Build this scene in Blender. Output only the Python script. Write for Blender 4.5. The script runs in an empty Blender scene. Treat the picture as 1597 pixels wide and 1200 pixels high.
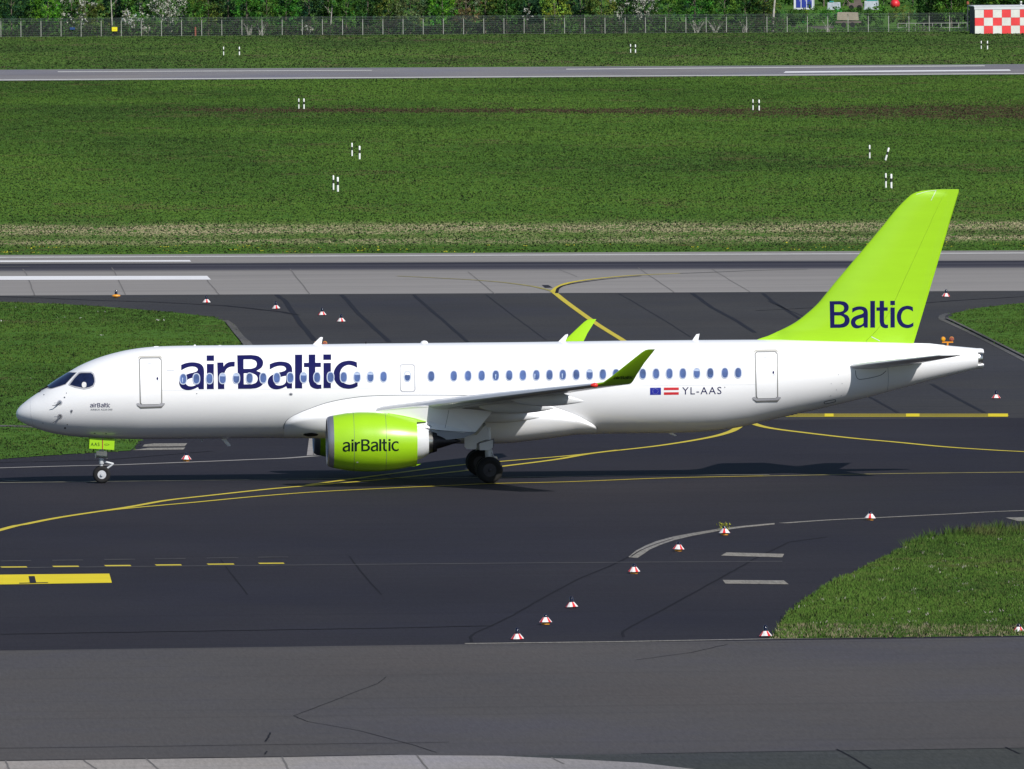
import bpy, bmesh, math, random
import numpy as np
from mathutils import Vector, Matrix
from mathutils.geometry import tessellate_polygon

# ------------------------------------------------------------------ camera, sky, sun
sc = bpy.context.scene
COL = sc.collection
PI = math.pi
W0, H0 = 1597.0, 1200.0            # size of the photograph that was measured
FPX = 23223.0                      # focal length in its pixels
CH = 26.5
YAW = math.radians(3.4)
PITCH = math.atan(887.0 / FPX)
ROLL = 0.0074
dh = np.array([math.sin(YAW), math.cos(YAW), 0.0])
r0 = np.array([math.cos(YAW), -math.sin(YAW), 0.0])
CAM = np.array([19.85, 0, 0]) - 595.0 * dh + np.array([0, 0, CH])
fwd = dh * math.cos(PITCH) + np.array([0, 0, -math.sin(PITCH)])
up0 = np.cross(r0, fwd)
rgt = r0 * math.cos(ROLL) - up0 * math.sin(ROLL)
upv = up0 * math.cos(ROLL) + r0 * math.sin(ROLL)

cam = bpy.data.cameras.new('camera')
cam.sensor_width = 36.0
cam.lens = FPX / W0 * 36.0
cam.clip_start = 5.0
cam.clip_end = 40000.0
camo = bpy.data.objects.new('camera', cam)
COL.objects.link(camo)
camo.matrix_world = Matrix(((rgt[0], upv[0], -fwd[0], CAM[0]), (rgt[1], upv[1], -fwd[1], CAM[1]),
                            (rgt[2], upv[2], -fwd[2], CAM[2]), (0, 0, 0, 1)))
sc.camera = camo

SUN = Vector((0.607, -1.088, 1.0)).normalized()
world = bpy.data.worlds.new('World')
sc.world = world
world.use_nodes = True
wn = world.node_tree.nodes
sky = wn.new('ShaderNodeTexSky')
sky.sky_type = 'NISHITA'
sky.sun_disc = False
sky.sun_elevation = math.asin(SUN.z)
sky.sun_rotation = math.atan2(SUN.x, SUN.y)
sky.altitude = 40
world.node_tree.links.new(sky.outputs[0], wn['Background'].inputs[0])
wn['Background'].inputs[1].default_value = 0.085
sky.ozone_density = 3.5
sky.dust_density = 0.5
sl = bpy.data.lights.new('sun', 'SUN')
sl.energy = 4.7
sl.angle = math.radians(0.53)
sl.color = (1.0, 0.965, 0.91)
so = bpy.data.objects.new('sun', sl)
COL.objects.link(so)
so.rotation_euler = SUN.to_track_quat('Z', 'Y').to_euler()
so.location = (20, -60, 90)
vs = sc.view_settings
vs.view_transform = 'Standard'
vs.look = 'None'
vs.exposure = 0.0
vs.gamma = 1.0
vs.use_curve_mapping = False

# ------------------------------------------------------------------ measuring helpers
def ray(px, py):
    u = (px - W0 / 2) / FPX
    v = -(py - H0 / 2) / FPX
    return fwd + rgt * u + upv * v

def G(px, py, z=0.0):                       # point of the ground seen at a pixel of the photograph
    d = ray(px, py)
    t = (z - CAM[2]) / d[2]
    p = CAM + d * t
    return (float(p[0]), float(p[1]))

def P(px, py, lat):                         # point of the vertical plane y = lat
    d = ray(px, py)
    t = (lat - CAM[1]) / d[1]
    p = CAM + d * t
    return float(p[0]), float(p[2])

def scale_at(px, py):                       # photograph pixels per metre at that ground point
    x, y = G(px, py)
    return FPX / ((np.array([x, y, 0]) - CAM) @ fwd)

# ------------------------------------------------------------------ object helpers
def tag(o, label=None, cat=None, group=None, kind=None):
    if label: o['label'] = label
    if cat: o['category'] = cat
    if group: o['group'] = group
    if kind: o['kind'] = kind
    return o

def empty(name, loc, label, cat, group=None, rz=0.0):
    o = bpy.data.objects.new(name, None)
    o.empty_display_size = 0.5
    o.location = loc
    o.rotation_euler = (0, 0, rz)
    COL.objects.link(o)
    tag(o, label, cat, group)
    return o

def set_parent(o, parent):                  # geometry given in world coordinates
    o.parent = parent
    if parent.type == 'EMPTY':
        o.matrix_parent_inverse = Matrix.Translation(-Vector(parent.location))

def mesh_obj(name, me, mat=None, parent=None, local=False):
    o = bpy.data.objects.new(name, me)
    COL.objects.link(o)
    if mat is not None and len(me.materials) == 0:
        me.materials.append(mat)
    if parent is not None:
        if local: o.parent = parent
        else: set_parent(o, parent)
    return o

def finish(me, smooth=None):
    me.update()
    if smooth is not None:
        me.polygons.foreach_set('use_smooth', [True] * len(me.polygons))
        if smooth < 179:
            me.set_sharp_from_angle(angle=math.radians(smooth))

class MB:
    def __init__(s):
        s.v, s.f = [], []
    def add(s, vs_, fs):
        n = len(s.v)
        s.v += [tuple(map(float, p)) for p in vs_]
        s.f += [tuple(i + n for i in f) for f in fs]
        return s
    def box(s, x0, x1, y0, y1, z0, z1, rz=0.0, o=(0, 0)):
        c, sn = math.cos(rz), math.sin(rz)
        p = []
        for z in (z0, z1):
            for x, y in ((x0, y0), (x1, y0), (x1, y1), (x0, y1)):
                p.append((o[0] + x * c - y * sn, o[1] + x * sn + y * c, z))
        return s.add(p, [(3, 2, 1, 0), (4, 5, 6, 7), (0, 1, 5, 4), (1, 2, 6, 5), (2, 3, 7, 6), (3, 0, 4, 7)])
    def lathe(s, prof, n=24, axis='z', c=(0, 0, 0), cap=True):
        rings = []
        for a, r in prof:
            ring = []
            for k in range(n):
                t = 2 * PI * k / n
                u, w = r * math.cos(t), r * math.sin(t)
                if axis == 'z': ring.append((c[0] + u, c[1] + w, c[2] + a))
                elif axis == 'x': ring.append((c[0] + a, c[1] - u, c[2] + w))
                else: ring.append((c[0] + u, c[1] + a, c[2] - w))
            rings.append(ring)
        fs = []
        for i in range(len(rings) - 1):
            for k in range(n):
                k2 = (k + 1) % n
                fs.append((i * n + k, i * n + k2, (i + 1) * n + k2, (i + 1) * n + k))
        if cap:
            fs.append(tuple(reversed(range(n))))
            m = (len(rings) - 1) * n
            fs.append(tuple(m + k for k in range(n)))
        return s.add([p for r in rings for p in r], fs)
    def tube(s, pts, r, n=8):
        pts = [Vector(p) for p in pts]
        rings = []
        for i, p in enumerate(pts):
            t = (pts[min(i + 1, len(pts) - 1)] - pts[max(i - 1, 0)]).normalized()
            a = Vector((0, 0, 1)) if abs(t.z) < 0.9 else Vector((1, 0, 0))
            u = t.cross(a).normalized(); w = t.cross(u)
            rr = r[i] if isinstance(r, (list, tuple)) else r
            rings.append([p + (u * math.cos(2 * PI * k / n) + w * math.sin(2 * PI * k / n)) * rr for k in range(n)])
        fs = []
        for i in range(len(rings) - 1):
            for k in range(n):
                k2 = (k + 1) % n
                fs.append((i * n + k, i * n + k2, (i + 1) * n + k2, (i + 1) * n + k))
        fs.append(tuple(range(n))); m = (len(rings) - 1) * n
        fs.append(tuple(m + k for k in reversed(range(n))))
        return s.add([tuple(p) for q in rings for p in q], fs)
    def loft(s, rings, closed=True, cap=True):
        n = len(rings[0]); fs = []
        for i in range(len(rings) - 1):
            for k in range(n if closed else n - 1):
                k2 = (k + 1) % n
                fs.append((i * n + k, i * n + k2, (i + 1) * n + k2, (i + 1) * n + k))
        if cap:
            fs.append(tuple(reversed(range(n)))); m = (len(rings) - 1) * n
            fs.append(tuple(m + k for k in range(n)))
        return s.add([p for r in rings for p in r], fs)
    def mesh(s, name, smooth=None):
        me = bpy.data.meshes.new(name)
        me.from_pydata(s.v, [], s.f)
        bm = bmesh.new(); bm.from_mesh(me)
        bmesh.ops.recalc_face_normals(bm, faces=bm.faces)
        bm.to_mesh(me); bm.free()
        finish(me, smooth)
        return me
    def build(s, name, mat, parent=None, smooth=None, local=False):
        return mesh_obj(name, s.mesh(name, smooth), mat, parent, local)

# ------------------------------------------------------------------ materials
def new_mat(name):
    m = bpy.data.materials.new(name)
    m.use_nodes = True
    nt = m.node_tree
    return m, nt, nt.nodes['Principled BSDF']

def val(nt, x):
    n = nt.nodes.new('ShaderNodeValue'); n.outputs[0].default_value = x
    return n.outputs[0]

def pos(nt, scale=(1, 1, 1), rot=0.0):
    g = nt.nodes.new('ShaderNodeNewGeometry')
    mp = nt.nodes.new('ShaderNodeMapping')
    mp.inputs['Scale'].default_value = scale
    mp.inputs['Rotation'].default_value = (0, 0, rot)
    nt.links.new(g.outputs['Position'], mp.inputs[0])
    return mp.outputs[0]

def noise(nt, vec, scale, detail=4, rough=0.6):
    n = nt.nodes.new('ShaderNodeTexNoise')
    n.inputs['Scale'].default_value = scale
    n.inputs['Detail'].default_value = detail
    n.inputs['Roughness'].default_value = rough
    nt.links.new(vec, n.inputs['Vector'])
    return n.outputs['Fac']

def ramp(nt, fac, stops, interp='LINEAR'):
    n = nt.nodes.new('ShaderNodeValToRGB')
    n.color_ramp.interpolation = interp
    el = n.color_ramp.elements
    while len(el) < len(stops): el.new(0.5)
    for e, (p, c) in zip(el, stops):
        e.position = p
        e.color = (c, c, c, 1) if not isinstance(c, (tuple, list)) else (*c, 1)
    nt.links.new(fac, n.inputs[0])
    return n.outputs[0]

def mix(nt, a, b, fac, mode='MIX'):
    n = nt.nodes.new('ShaderNodeMix')
    n.data_type = 'RGBA'; n.blend_type = mode
    def put(sock, x):
        if isinstance(x, (int, float)): sock.default_value = x
        elif isinstance(x, (tuple, list)): sock.default_value = (*x, 1)
        else: nt.links.new(x, sock)
    put(n.inputs[0], fac); put(n.inputs[6], a); put(n.inputs[7], b)
    return n.outputs[2]

def bump(nt, b, h, strength, dist=0.01):
    n = nt.nodes.new('ShaderNodeBump')
    n.inputs['Strength'].default_value = strength
    n.inputs['Distance'].default_value = dist
    nt.links.new(h, n.inputs['Height'])
    nt.links.new(n.outputs[0], b.inputs['Normal'])

def plain(name, col, rough=0.5, metal=0.0, spec=0.5, coat=0.0, var=0.06, vscale=1.5):
    m, nt, b = new_mat(name)
    nz = noise(nt, pos(nt), vscale, 3)
    c = ramp(nt, nz, [(0.3, tuple(x * (1 - var) for x in col)), (0.7, tuple(min(1, x * (1 + var)) for x in col))])
    nt.links.new(c, b.inputs['Base Color'])
    b.inputs['Roughness'].default_value = rough
    b.inputs['Metallic'].default_value = metal
    b.inputs['Specular IOR Level'].default_value = spec
    b.inputs['Coat Weight'].default_value = coat
    b.inputs['Coat Roughness'].default_value = 0.06
    return m

def pavement(name, base, dark, light, patch=0.06, grain=0.12, streak=0.08, spec=0.15):
    m, nt, b = new_mat(name)
    v = pos(nt, rot=0.0)
    big = noise(nt, pos(nt, (0.10, 0.06, 1)), 0.6, 4, 0.6)
    c = ramp(nt, big, [(0.3, dark), (0.5, base), (0.72, light)])
    st = noise(nt, pos(nt, (0.02, 1.3, 1)), 0.9, 5, 0.7)
    c = mix(nt, c, ramp(nt, st, [(0.3, 1 - streak * 4), (0.7, 1.0 + 0.0)]), 0.55, 'MULTIPLY')
    fine = noise(nt, pos(nt, (1, 0.07, 1)), 9, 4, 0.85)
    c = mix(nt, c, ramp(nt, fine, [(0.25, 1 - grain * 3.5), (0.75, 1.08)]), 0.8, 'MULTIPLY')
    hue = noise(nt, pos(nt, (0.05, 0.03, 1)), 1.0, 5, 0.7)
    c = mix(nt, c, ramp(nt, hue, [(0.35, (.92, .94, 1.08)), (0.5, (1, 1, 1)), (0.65, (1.06, 1.02, .98))]), 0.9, 'MULTIPLY')
    tr = noise(nt, pos(nt, (0.006, 0.5, 1), 0.05), 1.6, 3, 0.5)
    c = mix(nt, c, ramp(nt, tr, [(0.55, 1.0), (0.66, 0.8)]), 0.6, 'MULTIPLY')
    nt.links.new(c, b.inputs['Base Color'])
    b.inputs['Roughness'].default_value = 0.9
    b.inputs['Specular IOR Level'].default_value = spec
    bump(nt, b, noise(nt, v, 40, 3), 0.3, 0.01)
    return m

M = {}
M['asphalt'] = pavement('dark_asphalt', (.028, .0255, .034), (.022, .020, .029), (.034, .031, .039))
M['asphalt_exit'] = pavement('exit_asphalt', (.054, .052, .054), (.044, .042, .046), (.064, .062, .062))
M['apron'] = pavement('grey_asphalt', (.092, .085, .084), (.082, .076, .076), (.101, .093, .092), streak=0.035)
M['apron_old'] = pavement('old_asphalt', (.075, .078, .073), (.062, .066, .062), (.09, .09, .086), grain=0.2)
M['concrete'] = pavement('pale_concrete', (.34, .315, .295), (.29, .27, .25), (.39, .36, .335), streak=0.02)
M['runway2'] = pavement('far_runway_surface', (.235, .225, .235), (.20, .19, .205), (.26, .25, .25), streak=0.02)
M['kerb'] = pavement('kerb_concrete', (.14, .135, .125), (.09, .09, .085), (.19, .18, .165), grain=0.2)
M['curve_conc'] = pavement('weathered_concrete', (.33, .31, .275), (.22, .205, .185), (.40, .375, .33), grain=0.2)

def worn_paint(name, col, under, lo=0.30, hi=0.42, sx=0.6):
    m, nt, b = new_mat(name)
    n1 = noise(nt, pos(nt, (sx, 3.0, 1)), 2.0, 5, 0.75)
    f = ramp(nt, n1, [(lo, 1.0), (hi, 0.0)])
    n2 = noise(nt, pos(nt), 0.7, 3)
    cc = mix(nt, col, tuple(x * 0.82 for x in col), n2)
    nt.links.new(mix(nt, cc, under, f), b.inputs['Base Color'])
    b.inputs['Roughness'].default_value = 0.8
    b.inputs['Specular IOR Level'].default_value = 0.2
    return m
M['yellow'] = worn_paint('yellow_paint', (.62, .50, .05), (.10, .09, .05))
M['yellow_b'] = worn_paint('fresh_yellow_paint', (.78, .62, .02), (.3, .25, .04), 0.25, 0.33)
M['yellow_f'] = worn_paint('faded_yellow_paint', (.42, .36, .10), (.12, .11, .08), 0.38, 0.56)
M['cream'] = worn_paint('faded_cream_paint', (.30, .28, .19), (.10, .10, .09), 0.40, 0.58)
M['white_p'] = worn_paint('white_paint', (.80, .79, .80), (.5, .49, .49), 0.25, 0.36)
M['white_w'] = worn_paint('worn_white_paint', (.62, .61, .58), (.26, .25, .25), 0.36, 0.55)
M['pale_line'] = worn_paint('pale_concrete_line', (.33, .31, .29), (.16, .15, .15), 0.34, 0.5)
M['faint_line'] = worn_paint('faint_grey_line', (.10, .095, .09), (.05, .048, .055), 0.42, 0.55)
M['crack'] = plain('dark_crack', (.014, .013, .017), 0.9, spec=0.1)
M['tar'] = plain('tar_sealed_joint', (.012, .011, .016), 0.8, spec=0.2)
M['seam'] = plain('concrete_joint', (.16, .15, .145), 0.9, spec=0.1)

# near runway: concrete with a rubber-darkened band along its centreline
RA, RB = G(0, 416), G(1597, 411)
RDIR = Vector((RB[0] - RA[0], RB[1] - RA[1])).normalized()
RN = Vector((-RDIR.y, RDIR.x))
def across(px, py):
    g = G(px, py)
    return (g[0] - RA[0]) * RN.x + (g[1] - RA[1]) * RN.y
def runway_mat():
    m, nt, b = new_mat('runway_concrete_with_rubber')
    g = nt.nodes.new('ShaderNodeNewGeometry')
    dt = nt.nodes.new('ShaderNodeVectorMath'); dt.operation = 'DOT_PRODUCT'
    dt.inputs[1].default_value = (RN.x, RN.y, 0)
    nt.links.new(g.outputs['Position'], dt.inputs[0])
    sb = nt.nodes.new('ShaderNodeMath'); sb.operation = 'SUBTRACT'
    sb.inputs[1].default_value = RA[0] * RN.x + RA[1] * RN.y
    nt.links.new(dt.outputs['Value'], sb.inputs[0])
    wob = noise(nt, pos(nt, (0.012, 0.3, 1)), 1.0, 4, 0.6)
    ad = nt.nodes.new('ShaderNodeMath'); ad.operation = 'MULTIPLY_ADD'
    ad.inputs[1].default_value = 3.0; nt.links.new(wob, ad.inputs[0]); nt.links.new(sb.outputs[0], ad.inputs[2])
    mr = nt.nodes.new('ShaderNodeMapRange')
    mr.inputs[1].default_value = -40 + 1.5; mr.inputs[2].default_value = 30 + 1.5
    nt.links.new(ad.outputs[0], mr.inputs[0])
    # 0 = 40 m towards the camera, 1 = 30 m beyond
    base = ramp(nt, noise(nt, pos(nt, (0.03, 0.3, 1)), 1.0, 5, 0.65), [(0.3, (.245, .23, .212)), (0.7, (.315, .295, .268))])
    rub = ramp(nt, mr.outputs[0], [(0.0, 0.98), (0.38, 0.92), (0.43, 0.75), (0.47, (.27, .27, .34)), (0.52, (.15, .15, .21)), (0.55, (.13, .13, .19)), (0.58, (.24, .24, .31)),
                                   (0.60, (.09, .09, .14)), (0.635, (.08, .08, .13)), (0.66, 0.75), (0.70, 0.93), (1.0, 0.85)])
    st = ramp(nt, noise(nt, pos(nt, (0.01, 1.5, 1)), 1.2, 5, 0.7), [(0.3, 0.82), (0.7, 1.05)])
    c = mix(nt, base, rub, 1.0, 'MULTIPLY')
    c = mix(nt, c, st, 1.0, 'MULTIPLY')
    c = mix(nt, c, (.95, .95, 1.10), 0.25, 'MULTIPLY')
    nt.links.new(c, b.inputs['Base Color'])
    b.inputs['Roughness'].default_value = 0.9
    b.inputs['Specular IOR Level'].default_value = 0.15
    return m
M['runway'] = runway_mat()

def grass_ground():
    m, nt, b = new_mat('grass_ground')
    n1 = noise(nt, pos(nt, (0.25, 0.03, 1)), 0.5, 6, 0.7)
    c = ramp(nt, n1, [(0.25, (.042, .098, .016)), (0.45, (.062, .142, .020)), (0.65, (.078, .165, .023)), (0.8, (.11, .17, .04))])
    n2 = noise(nt, pos(nt, (1, 0.1, 1)), 3.0, 4, 0.7)
    c = mix(nt, c, ramp(nt, n2, [(0.3, 0.8), (0.7, 1.08)]), 0.8, 'MULTIPLY')
    nt.links.new(c, b.inputs['Base Color'])
    b.inputs['Roughness'].default_value = 1.0
    b.inputs['Specular IOR Level'].default_value = 0.05
    return m
M['grass_ground'] = grass_ground()

def vcol_mat(name, rough=0.85, spec=0.15, trans=0.0, up=0.0):
    m, nt, b = new_mat(name)
    a = nt.nodes.new('ShaderNodeAttribute'); a.attribute_name = 'tint'
    nt.links.new(a.outputs['Color'], b.inputs['Base Color'])
    b.inputs['Roughness'].default_value = rough
    b.inputs['Specular IOR Level'].default_value = spec
    if up > 0:
        g = nt.nodes.new('ShaderNodeNewGeometry')
        mv = nt.nodes.new('ShaderNodeMix'); mv.data_type = 'VECTOR'
        mv.inputs[0].default_value = up
        nt.links.new(g.outputs['Normal'], mv.inputs[4]); mv.inputs[5].default_value = (0, 0, 1)
        nm = nt.nodes.new('ShaderNodeVectorMath'); nm.operation = 'NORMALIZE'
        nt.links.new(mv.outputs[1], nm.inputs[0]); nt.links.new(nm.outputs[0], b.inputs['Normal'])
    if trans > 0:
        t = nt.nodes.new('ShaderNodeBsdfTranslucent')
        nt.links.new(a.outputs['Color'], t.inputs[0])
        ms = nt.nodes.new('ShaderNodeMixShader'); ms.inputs[0].default_value = trans
        nt.links.new(b.outputs[0], ms.inputs[1]); nt.links.new(t.outputs[0], ms.inputs[2])
        nt.links.new(ms.outputs[0], nt.nodes['Material Output'].inputs[0])
    return m
M['blade'] = vcol_mat('grass_blades', trans=0.12, up=0.82)
M['leaf'] = vcol_mat('leaves', trans=0.3, up=0.3)

def skin_paint(name, col, dirt=0.05, rough=0.32):
    m, nt, b = new_mat(name)
    n1 = noise(nt, pos(nt, (0.4, 0.4, 2.2)), 1.4, 5, 0.6)
    c = ramp(nt, n1, [(0.3, tuple(x * (1 - dirt) for x in col)), (0.65, col)])
    nt.links.new(c, b.inputs['Base Color'])
    b.inputs['Roughness'].default_value = rough
    b.inputs['Coat Weight'].default_value = 0.35
    b.inputs['Coat Roughness'].default_value = 0.08
    return m
M['white'] = skin_paint('white_aircraft_paint', (.86, .86, .87), 0.03)
M['lime'] = skin_paint('lime_aircraft_paint', (.33, .62, .011), 0.05)
M['navy'] = plain('navy_lettering', (.006, .007, .075), 0.7, var=0.02, spec=0.12)
M['black_l'] = plain('dark_green_lettering', (.004, .014, .012), 0.7, var=0.02, spec=0.12)
M['wing_grey'] = skin_paint('grey_wing_paint', (.45, .46, .48), 0.1)
M['fair_grey'] = skin_paint('light_grey_paint', (.66, .67, .69), 0.08)
M['shield_grey'] = plain('pylon_heat_shield', (.22, .24, .28), 0.4, 0.4)
M['pane'] = plain('cabin_window_pane', (.065, .11, .27), 0.15, spec=0.8, var=0.35, vscale=2.2)
M['pane_rim'] = plain('window_rim', (.42, .47, .58), 0.35)
M['win_shade'] = plain('pulled_window_shade', (.30, .38, .55), 0.5)
M['cockpit'] = plain('cockpit_glass', (.008, .012, .045), 0.05, spec=0.9, coat=0.5, var=0.5, vscale=3)
M['frame'] = plain('window_frame_grey', (.42, .42, .45), 0.4)
M['door_line'] = plain('door_seal', (.16, .16, .15), 0.6)
M['beige'] = plain('pale_door_trim', (.55, .53, .48), 0.5)
M['seal'] = plain('panel_gap', (.10, .11, .13), 0.6)
M['soft_seam'] = plain('soft_panel_seam', (.45, .47, .52), 0.5)
M['metal'] = plain('bare_metal', (.55, .54, .52), 0.28, 1.0, var=0.1, vscale=8)
M['lip'] = plain('inlet_lip_metal', (.36, .37, .42), 0.4, 0.7, var=0.05)
M['dark_metal'] = plain('burnt_and_shaded_metal', (.035, .034, .04), 0.45, 0.7, var=0.2, vscale=6)  # also on the main wheel hubs, where it paints in shade
M['dark'] = plain('dark_cavity', (.008, .008, .012), 0.9)
M['rubber'] = plain('tyre_rubber', (.006, .006, .007), 0.85, var=0.2, vscale=6)
M['rim'] = plain('wheel_rim', (.62, .63, .66), 0.4, 0.3)
M['gear'] = plain('gear_leg_paint', (.52, .54, .57), 0.4, 0.1, var=0.15, vscale=6)
M['red'] = plain('red_paint', (.62, .02, .03), 0.45)
M['red_lamp'] = plain('red_lamp_glass', (.75, .03, .02), 0.15, coat=1.0)
M['blue_flag'] = plain('flag_blue', (.012, .018, .30), 0.4, var=0.02)
M['flag_white'] = plain('flag_pale_star', (.6, .65, .8), 0.4)
M['blade_white'] = plain('antenna_white', (.82, .82, .84), 0.4)
M['cone_white'] = plain('reflective_white', (.72, .71, .70), 0.5, var=.2, vscale=7)
M['cone_red'] = plain('marker_red', (.70, .03, .035), 0.4)
M['cone_orange'] = plain('marker_base_orange', (.80, .32, .02), 0.5)
M['lamp_blue'] = plain('dark_blue_lamp_glass', (.004, .004, .018), 0.15, coat=0.4)
M['orange'] = plain('orange_enamel', (.80, .30, .015), 0.45)
M['amber'] = plain('amber_lamp', (.8, .36, .01), 0.2, coat=1.0)
M['post_white'] = plain('post_white', (.80, .80, .79), 0.5)
M['post_black'] = plain('post_black', (.015, .015, .018), 0.6)
M['galv'] = plain('galvanised_post', (.36, .36, .33), 0.6, 0.1, var=0.2, vscale=2)
M['wire'] = plain('fence_wire', (.17, .20, .205), 0.6, 0.1)
M['check_red'] = plain('checker_red', (.74, .045, .05), 0.55, var=0.12, vscale=0.8)
M['check_white'] = plain('checker_white', (.66, .66, .63), 0.6, var=0.1, vscale=0.8)
M['fascia'] = plain('fascia_white', (.62, .63, .67), 0.6)
M['hut_dark'] = plain('hut_dark_side', (.03, .03, .055), 0.7)
M['bark'] = plain('bark', (.12, .10, .08), 0.95, var=0.35, vscale=3)
M['birch'] = plain('birch_bark', (.36, .34, .30), 0.9, var=0.35, vscale=2.5)
M['cabin_blue'] = plain('cabin_blue', (.02, .04, .30), 0.5)
M['cabin_white'] = plain('cabin_white', (.62, .64, .68), 0.6)
M['teal'] = plain('teal_cover', (.03, .28, .26), 0.6)
M['grey_tarp'] = plain('grey_container', (.42, .46, .52), 0.7, var=0.25, vscale=1.5)
M['brown'] = plain('brown_machine', (.13, .10, .09), 0.8, var=0.3)
M['beige_box'] = plain('beige_tarpaulin', (.32, .27, .21), 0.8, var=0.2)
M['sign_yellow'] = plain('yellow_sign', (.85, .75, .02), 0.5)
M['sign_blue'] = plain('blue_sign', (.02, .06, .20), 0.5)
M['rust'] = plain('rusty_post', (.30, .08, .05), 0.8)

# ------------------------------------------------------------------ ground and pavements
def bez(pts, n=6):
    out = []
    pts = [np.array(p, float) for p in pts]
    for i in range(len(pts) - 1):
        a, b = pts[i], pts[i + 1]
        ta = (b - pts[i - 1]) / 2 if i > 0 else b - a
        tb = (pts[i + 2] - a) / 2 if i + 2 < len(pts) else b - a
        for k in range(n):
            t = k / n
            out.append(a * (2 * t**3 - 3 * t**2 + 1) + ta * (t**3 - 2 * t**2 + t) + b * (-2 * t**3 + 3 * t**2) + tb * (t**3 - t**2))
    out.append(pts[-1])
    return [tuple(p) for p in out]

def flat_mesh(name, loops, z):
    vl = [[Vector((x, y, 0)) for x, y in lp] for lp in loops]
    tris = tessellate_polygon(vl)
    v = [(p.x, p.y, z) for lp in vl for p in lp]
    me = bpy.data.meshes.new(name)
    fs = []
    for t in tris:
        a, b, c = (Vector(v[i]) for i in t)
        n = (b - a).cross(c - a).z
        if abs(n) < 1e-9: continue
        fs.append(tuple(t) if n > 0 else tuple(reversed(t)))
    me.from_pydata(v, [], fs)
    finish(me)
    return me

def sheet(name, px, z, mat, kind='structure', parent=None):
    me = flat_mesh(name, [[G(*p) for p in px]], z)
    o = mesh_obj(name, me, M[mat], parent)
    if kind and parent is None: o['kind'] = kind
    return o

def ribbon_pts(px, w, smooth=True):
    g = [G(*p) for p in px]
    if smooth and len(g) > 2: g = bez(g, 8)
    L, R = [], []
    for i, p in enumerate(g):
        a, b = g[max(i - 1, 0)], g[min(i + 1, len(g) - 1)]
        d = Vector((b[0] - a[0], b[1] - a[1])).normalized()
        L.append((p[0] - d.y * w / 2, p[1] + d.x * w / 2)); R.append((p[0] + d.y * w / 2, p[1] - d.x * w / 2))
    return L, R

def ribbon(name, px, w, z, mat, smooth=True, kind='structure', mb=None):
    L, R = ribbon_pts(px, w, smooth)
    m = mb or MB()
    n = len(L)
    m.add([(x, y, z) for x, y in R + L], [(i, i + 1, n + i + 1, n + i) for i in range(n - 1)])
    if mb is None:
        o = m.build(name, M[mat]); o['kind'] = kind
        return o

# base ground out to the horizon
mb = MB()
gx = np.linspace(-15000, 15000, 41); gy = np.linspace(-900, 24000, 42)
for i in range(40):
    for j in range(41):
        pass
vv = [(x, y, -0.08) for y in gy for x in gx]
mb.add(vv, [(j * 41 + i, j * 41 + i + 1, (j + 1) * 41 + i + 1, (j + 1) * 41 + i) for j in range(41) for i in range(40)])
mb.build('ground', M['grass_ground'])['kind'] = 'structure'

def band(y0l, y0r, y1l, y1r, x0=-1500, x1=3100):
    f = lambda a, b, x: a + (b - a) * x / 1597.0
    return [(x0, f(y1l, y1r, x0)), (x1, f(y1l, y1r, x1)), (x1, f(y0l, y0r, x1)), (x0, f(y0l, y0r, x0))]

sheet('far_runway', band(109, 100.3, 126.4, 116.3), 0.0, 'runway2')
sheet('far_runway_edge_line', band(124.4, 114.6, 126.1, 116.0), 0.02, 'white_w')
sheet('far_runway_edge_line', [(90, 113.2), (580, 110.9), (580, 109.7), (90, 111.8)], 0.02, 'white_w')
sheet('far_runway_edge_line', [(883, 109.3), (1536, 104.0), (1536, 102.4), (883, 107.8)], 0.02, 'white_w')
sheet('far_runway_marking', [(1222, 114.2), (1225, 111.9), (1574, 108.9), (1577, 111.0)], 0.02, 'white_p')
sheet('near_runway', band(398, 390.8, 461.3, 453.8), 0.0, 'runway')
sheet('runway_edge_line', band(401.0, 394.3, 402.9, 396.0), 0.012, 'white_w')
sheet('runway_marking', [(-900, 411.5), (298, 408.6), (296, 406.2), (-900, 408.6)], 0.012, 'white_p')
sheet('runway_marking', [(-900, 438.5), (329, 436.7), (323, 430.8), (-900, 432.5)], 0.012, 'white_p')
sheet('runway_marking', [(-900, 418), (46, 416.6), (46, 415.6), (-900, 416.6)], 0.012, 'faint_line')
# dark asphalt of exit and taxiway
f = lambda a, b, x: a + (b - a) * x / 1597.0
sheet('exit_taxiway', [(-1500, f(664, 652, -1500)), (3100, f(664, 652, 3100)), (3100, f(461.3, 453.8, 3100)), (-1500, f(461.3, 453.8, -1500))], 0.0, 'asphalt_exit')
sheet('taxiway', [(-1500, f(1014.8, 994, -1500)), (3100, f(1014.8, 994, 3100)), (3100, f(664, 652, 3100)), (-1500, f(664, 652, -1500))], 0.0, 'asphalt')
sheet('apron', [(-1500, 1240), (0, 1187.5), (200, 1184.5), (420, 1181.5), (620, 1177.8), (780, 1179), (1000, 1175.5), (1597, 1166.5), (3100, 1146),
                (3100, f(1014.8, 994, 3100)), (-1500, f(1014.8, 994, -1500))], 0.0, 'apron')
sheet('old_pavement', [(780, 1179), (900, 1184.5), (1000, 1190), (1085, 1200), (1150, 1240), (3100, 1240), (3100, 1146), (1597, 1166.5), (1000, 1175.5)], 0.0, 'apron_old')
sheet('concrete_apron', [(-1500, 1240), (-1500, 1900), (3100, 1900), (3100, 1240), (1150, 1240), (1085, 1200), (1000, 1190), (900, 1184.5), (780, 1179), (620, 1177.8), (420, 1181.5), (200, 1184.5), (0, 1187.5)], 0.0, 'concrete')

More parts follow.
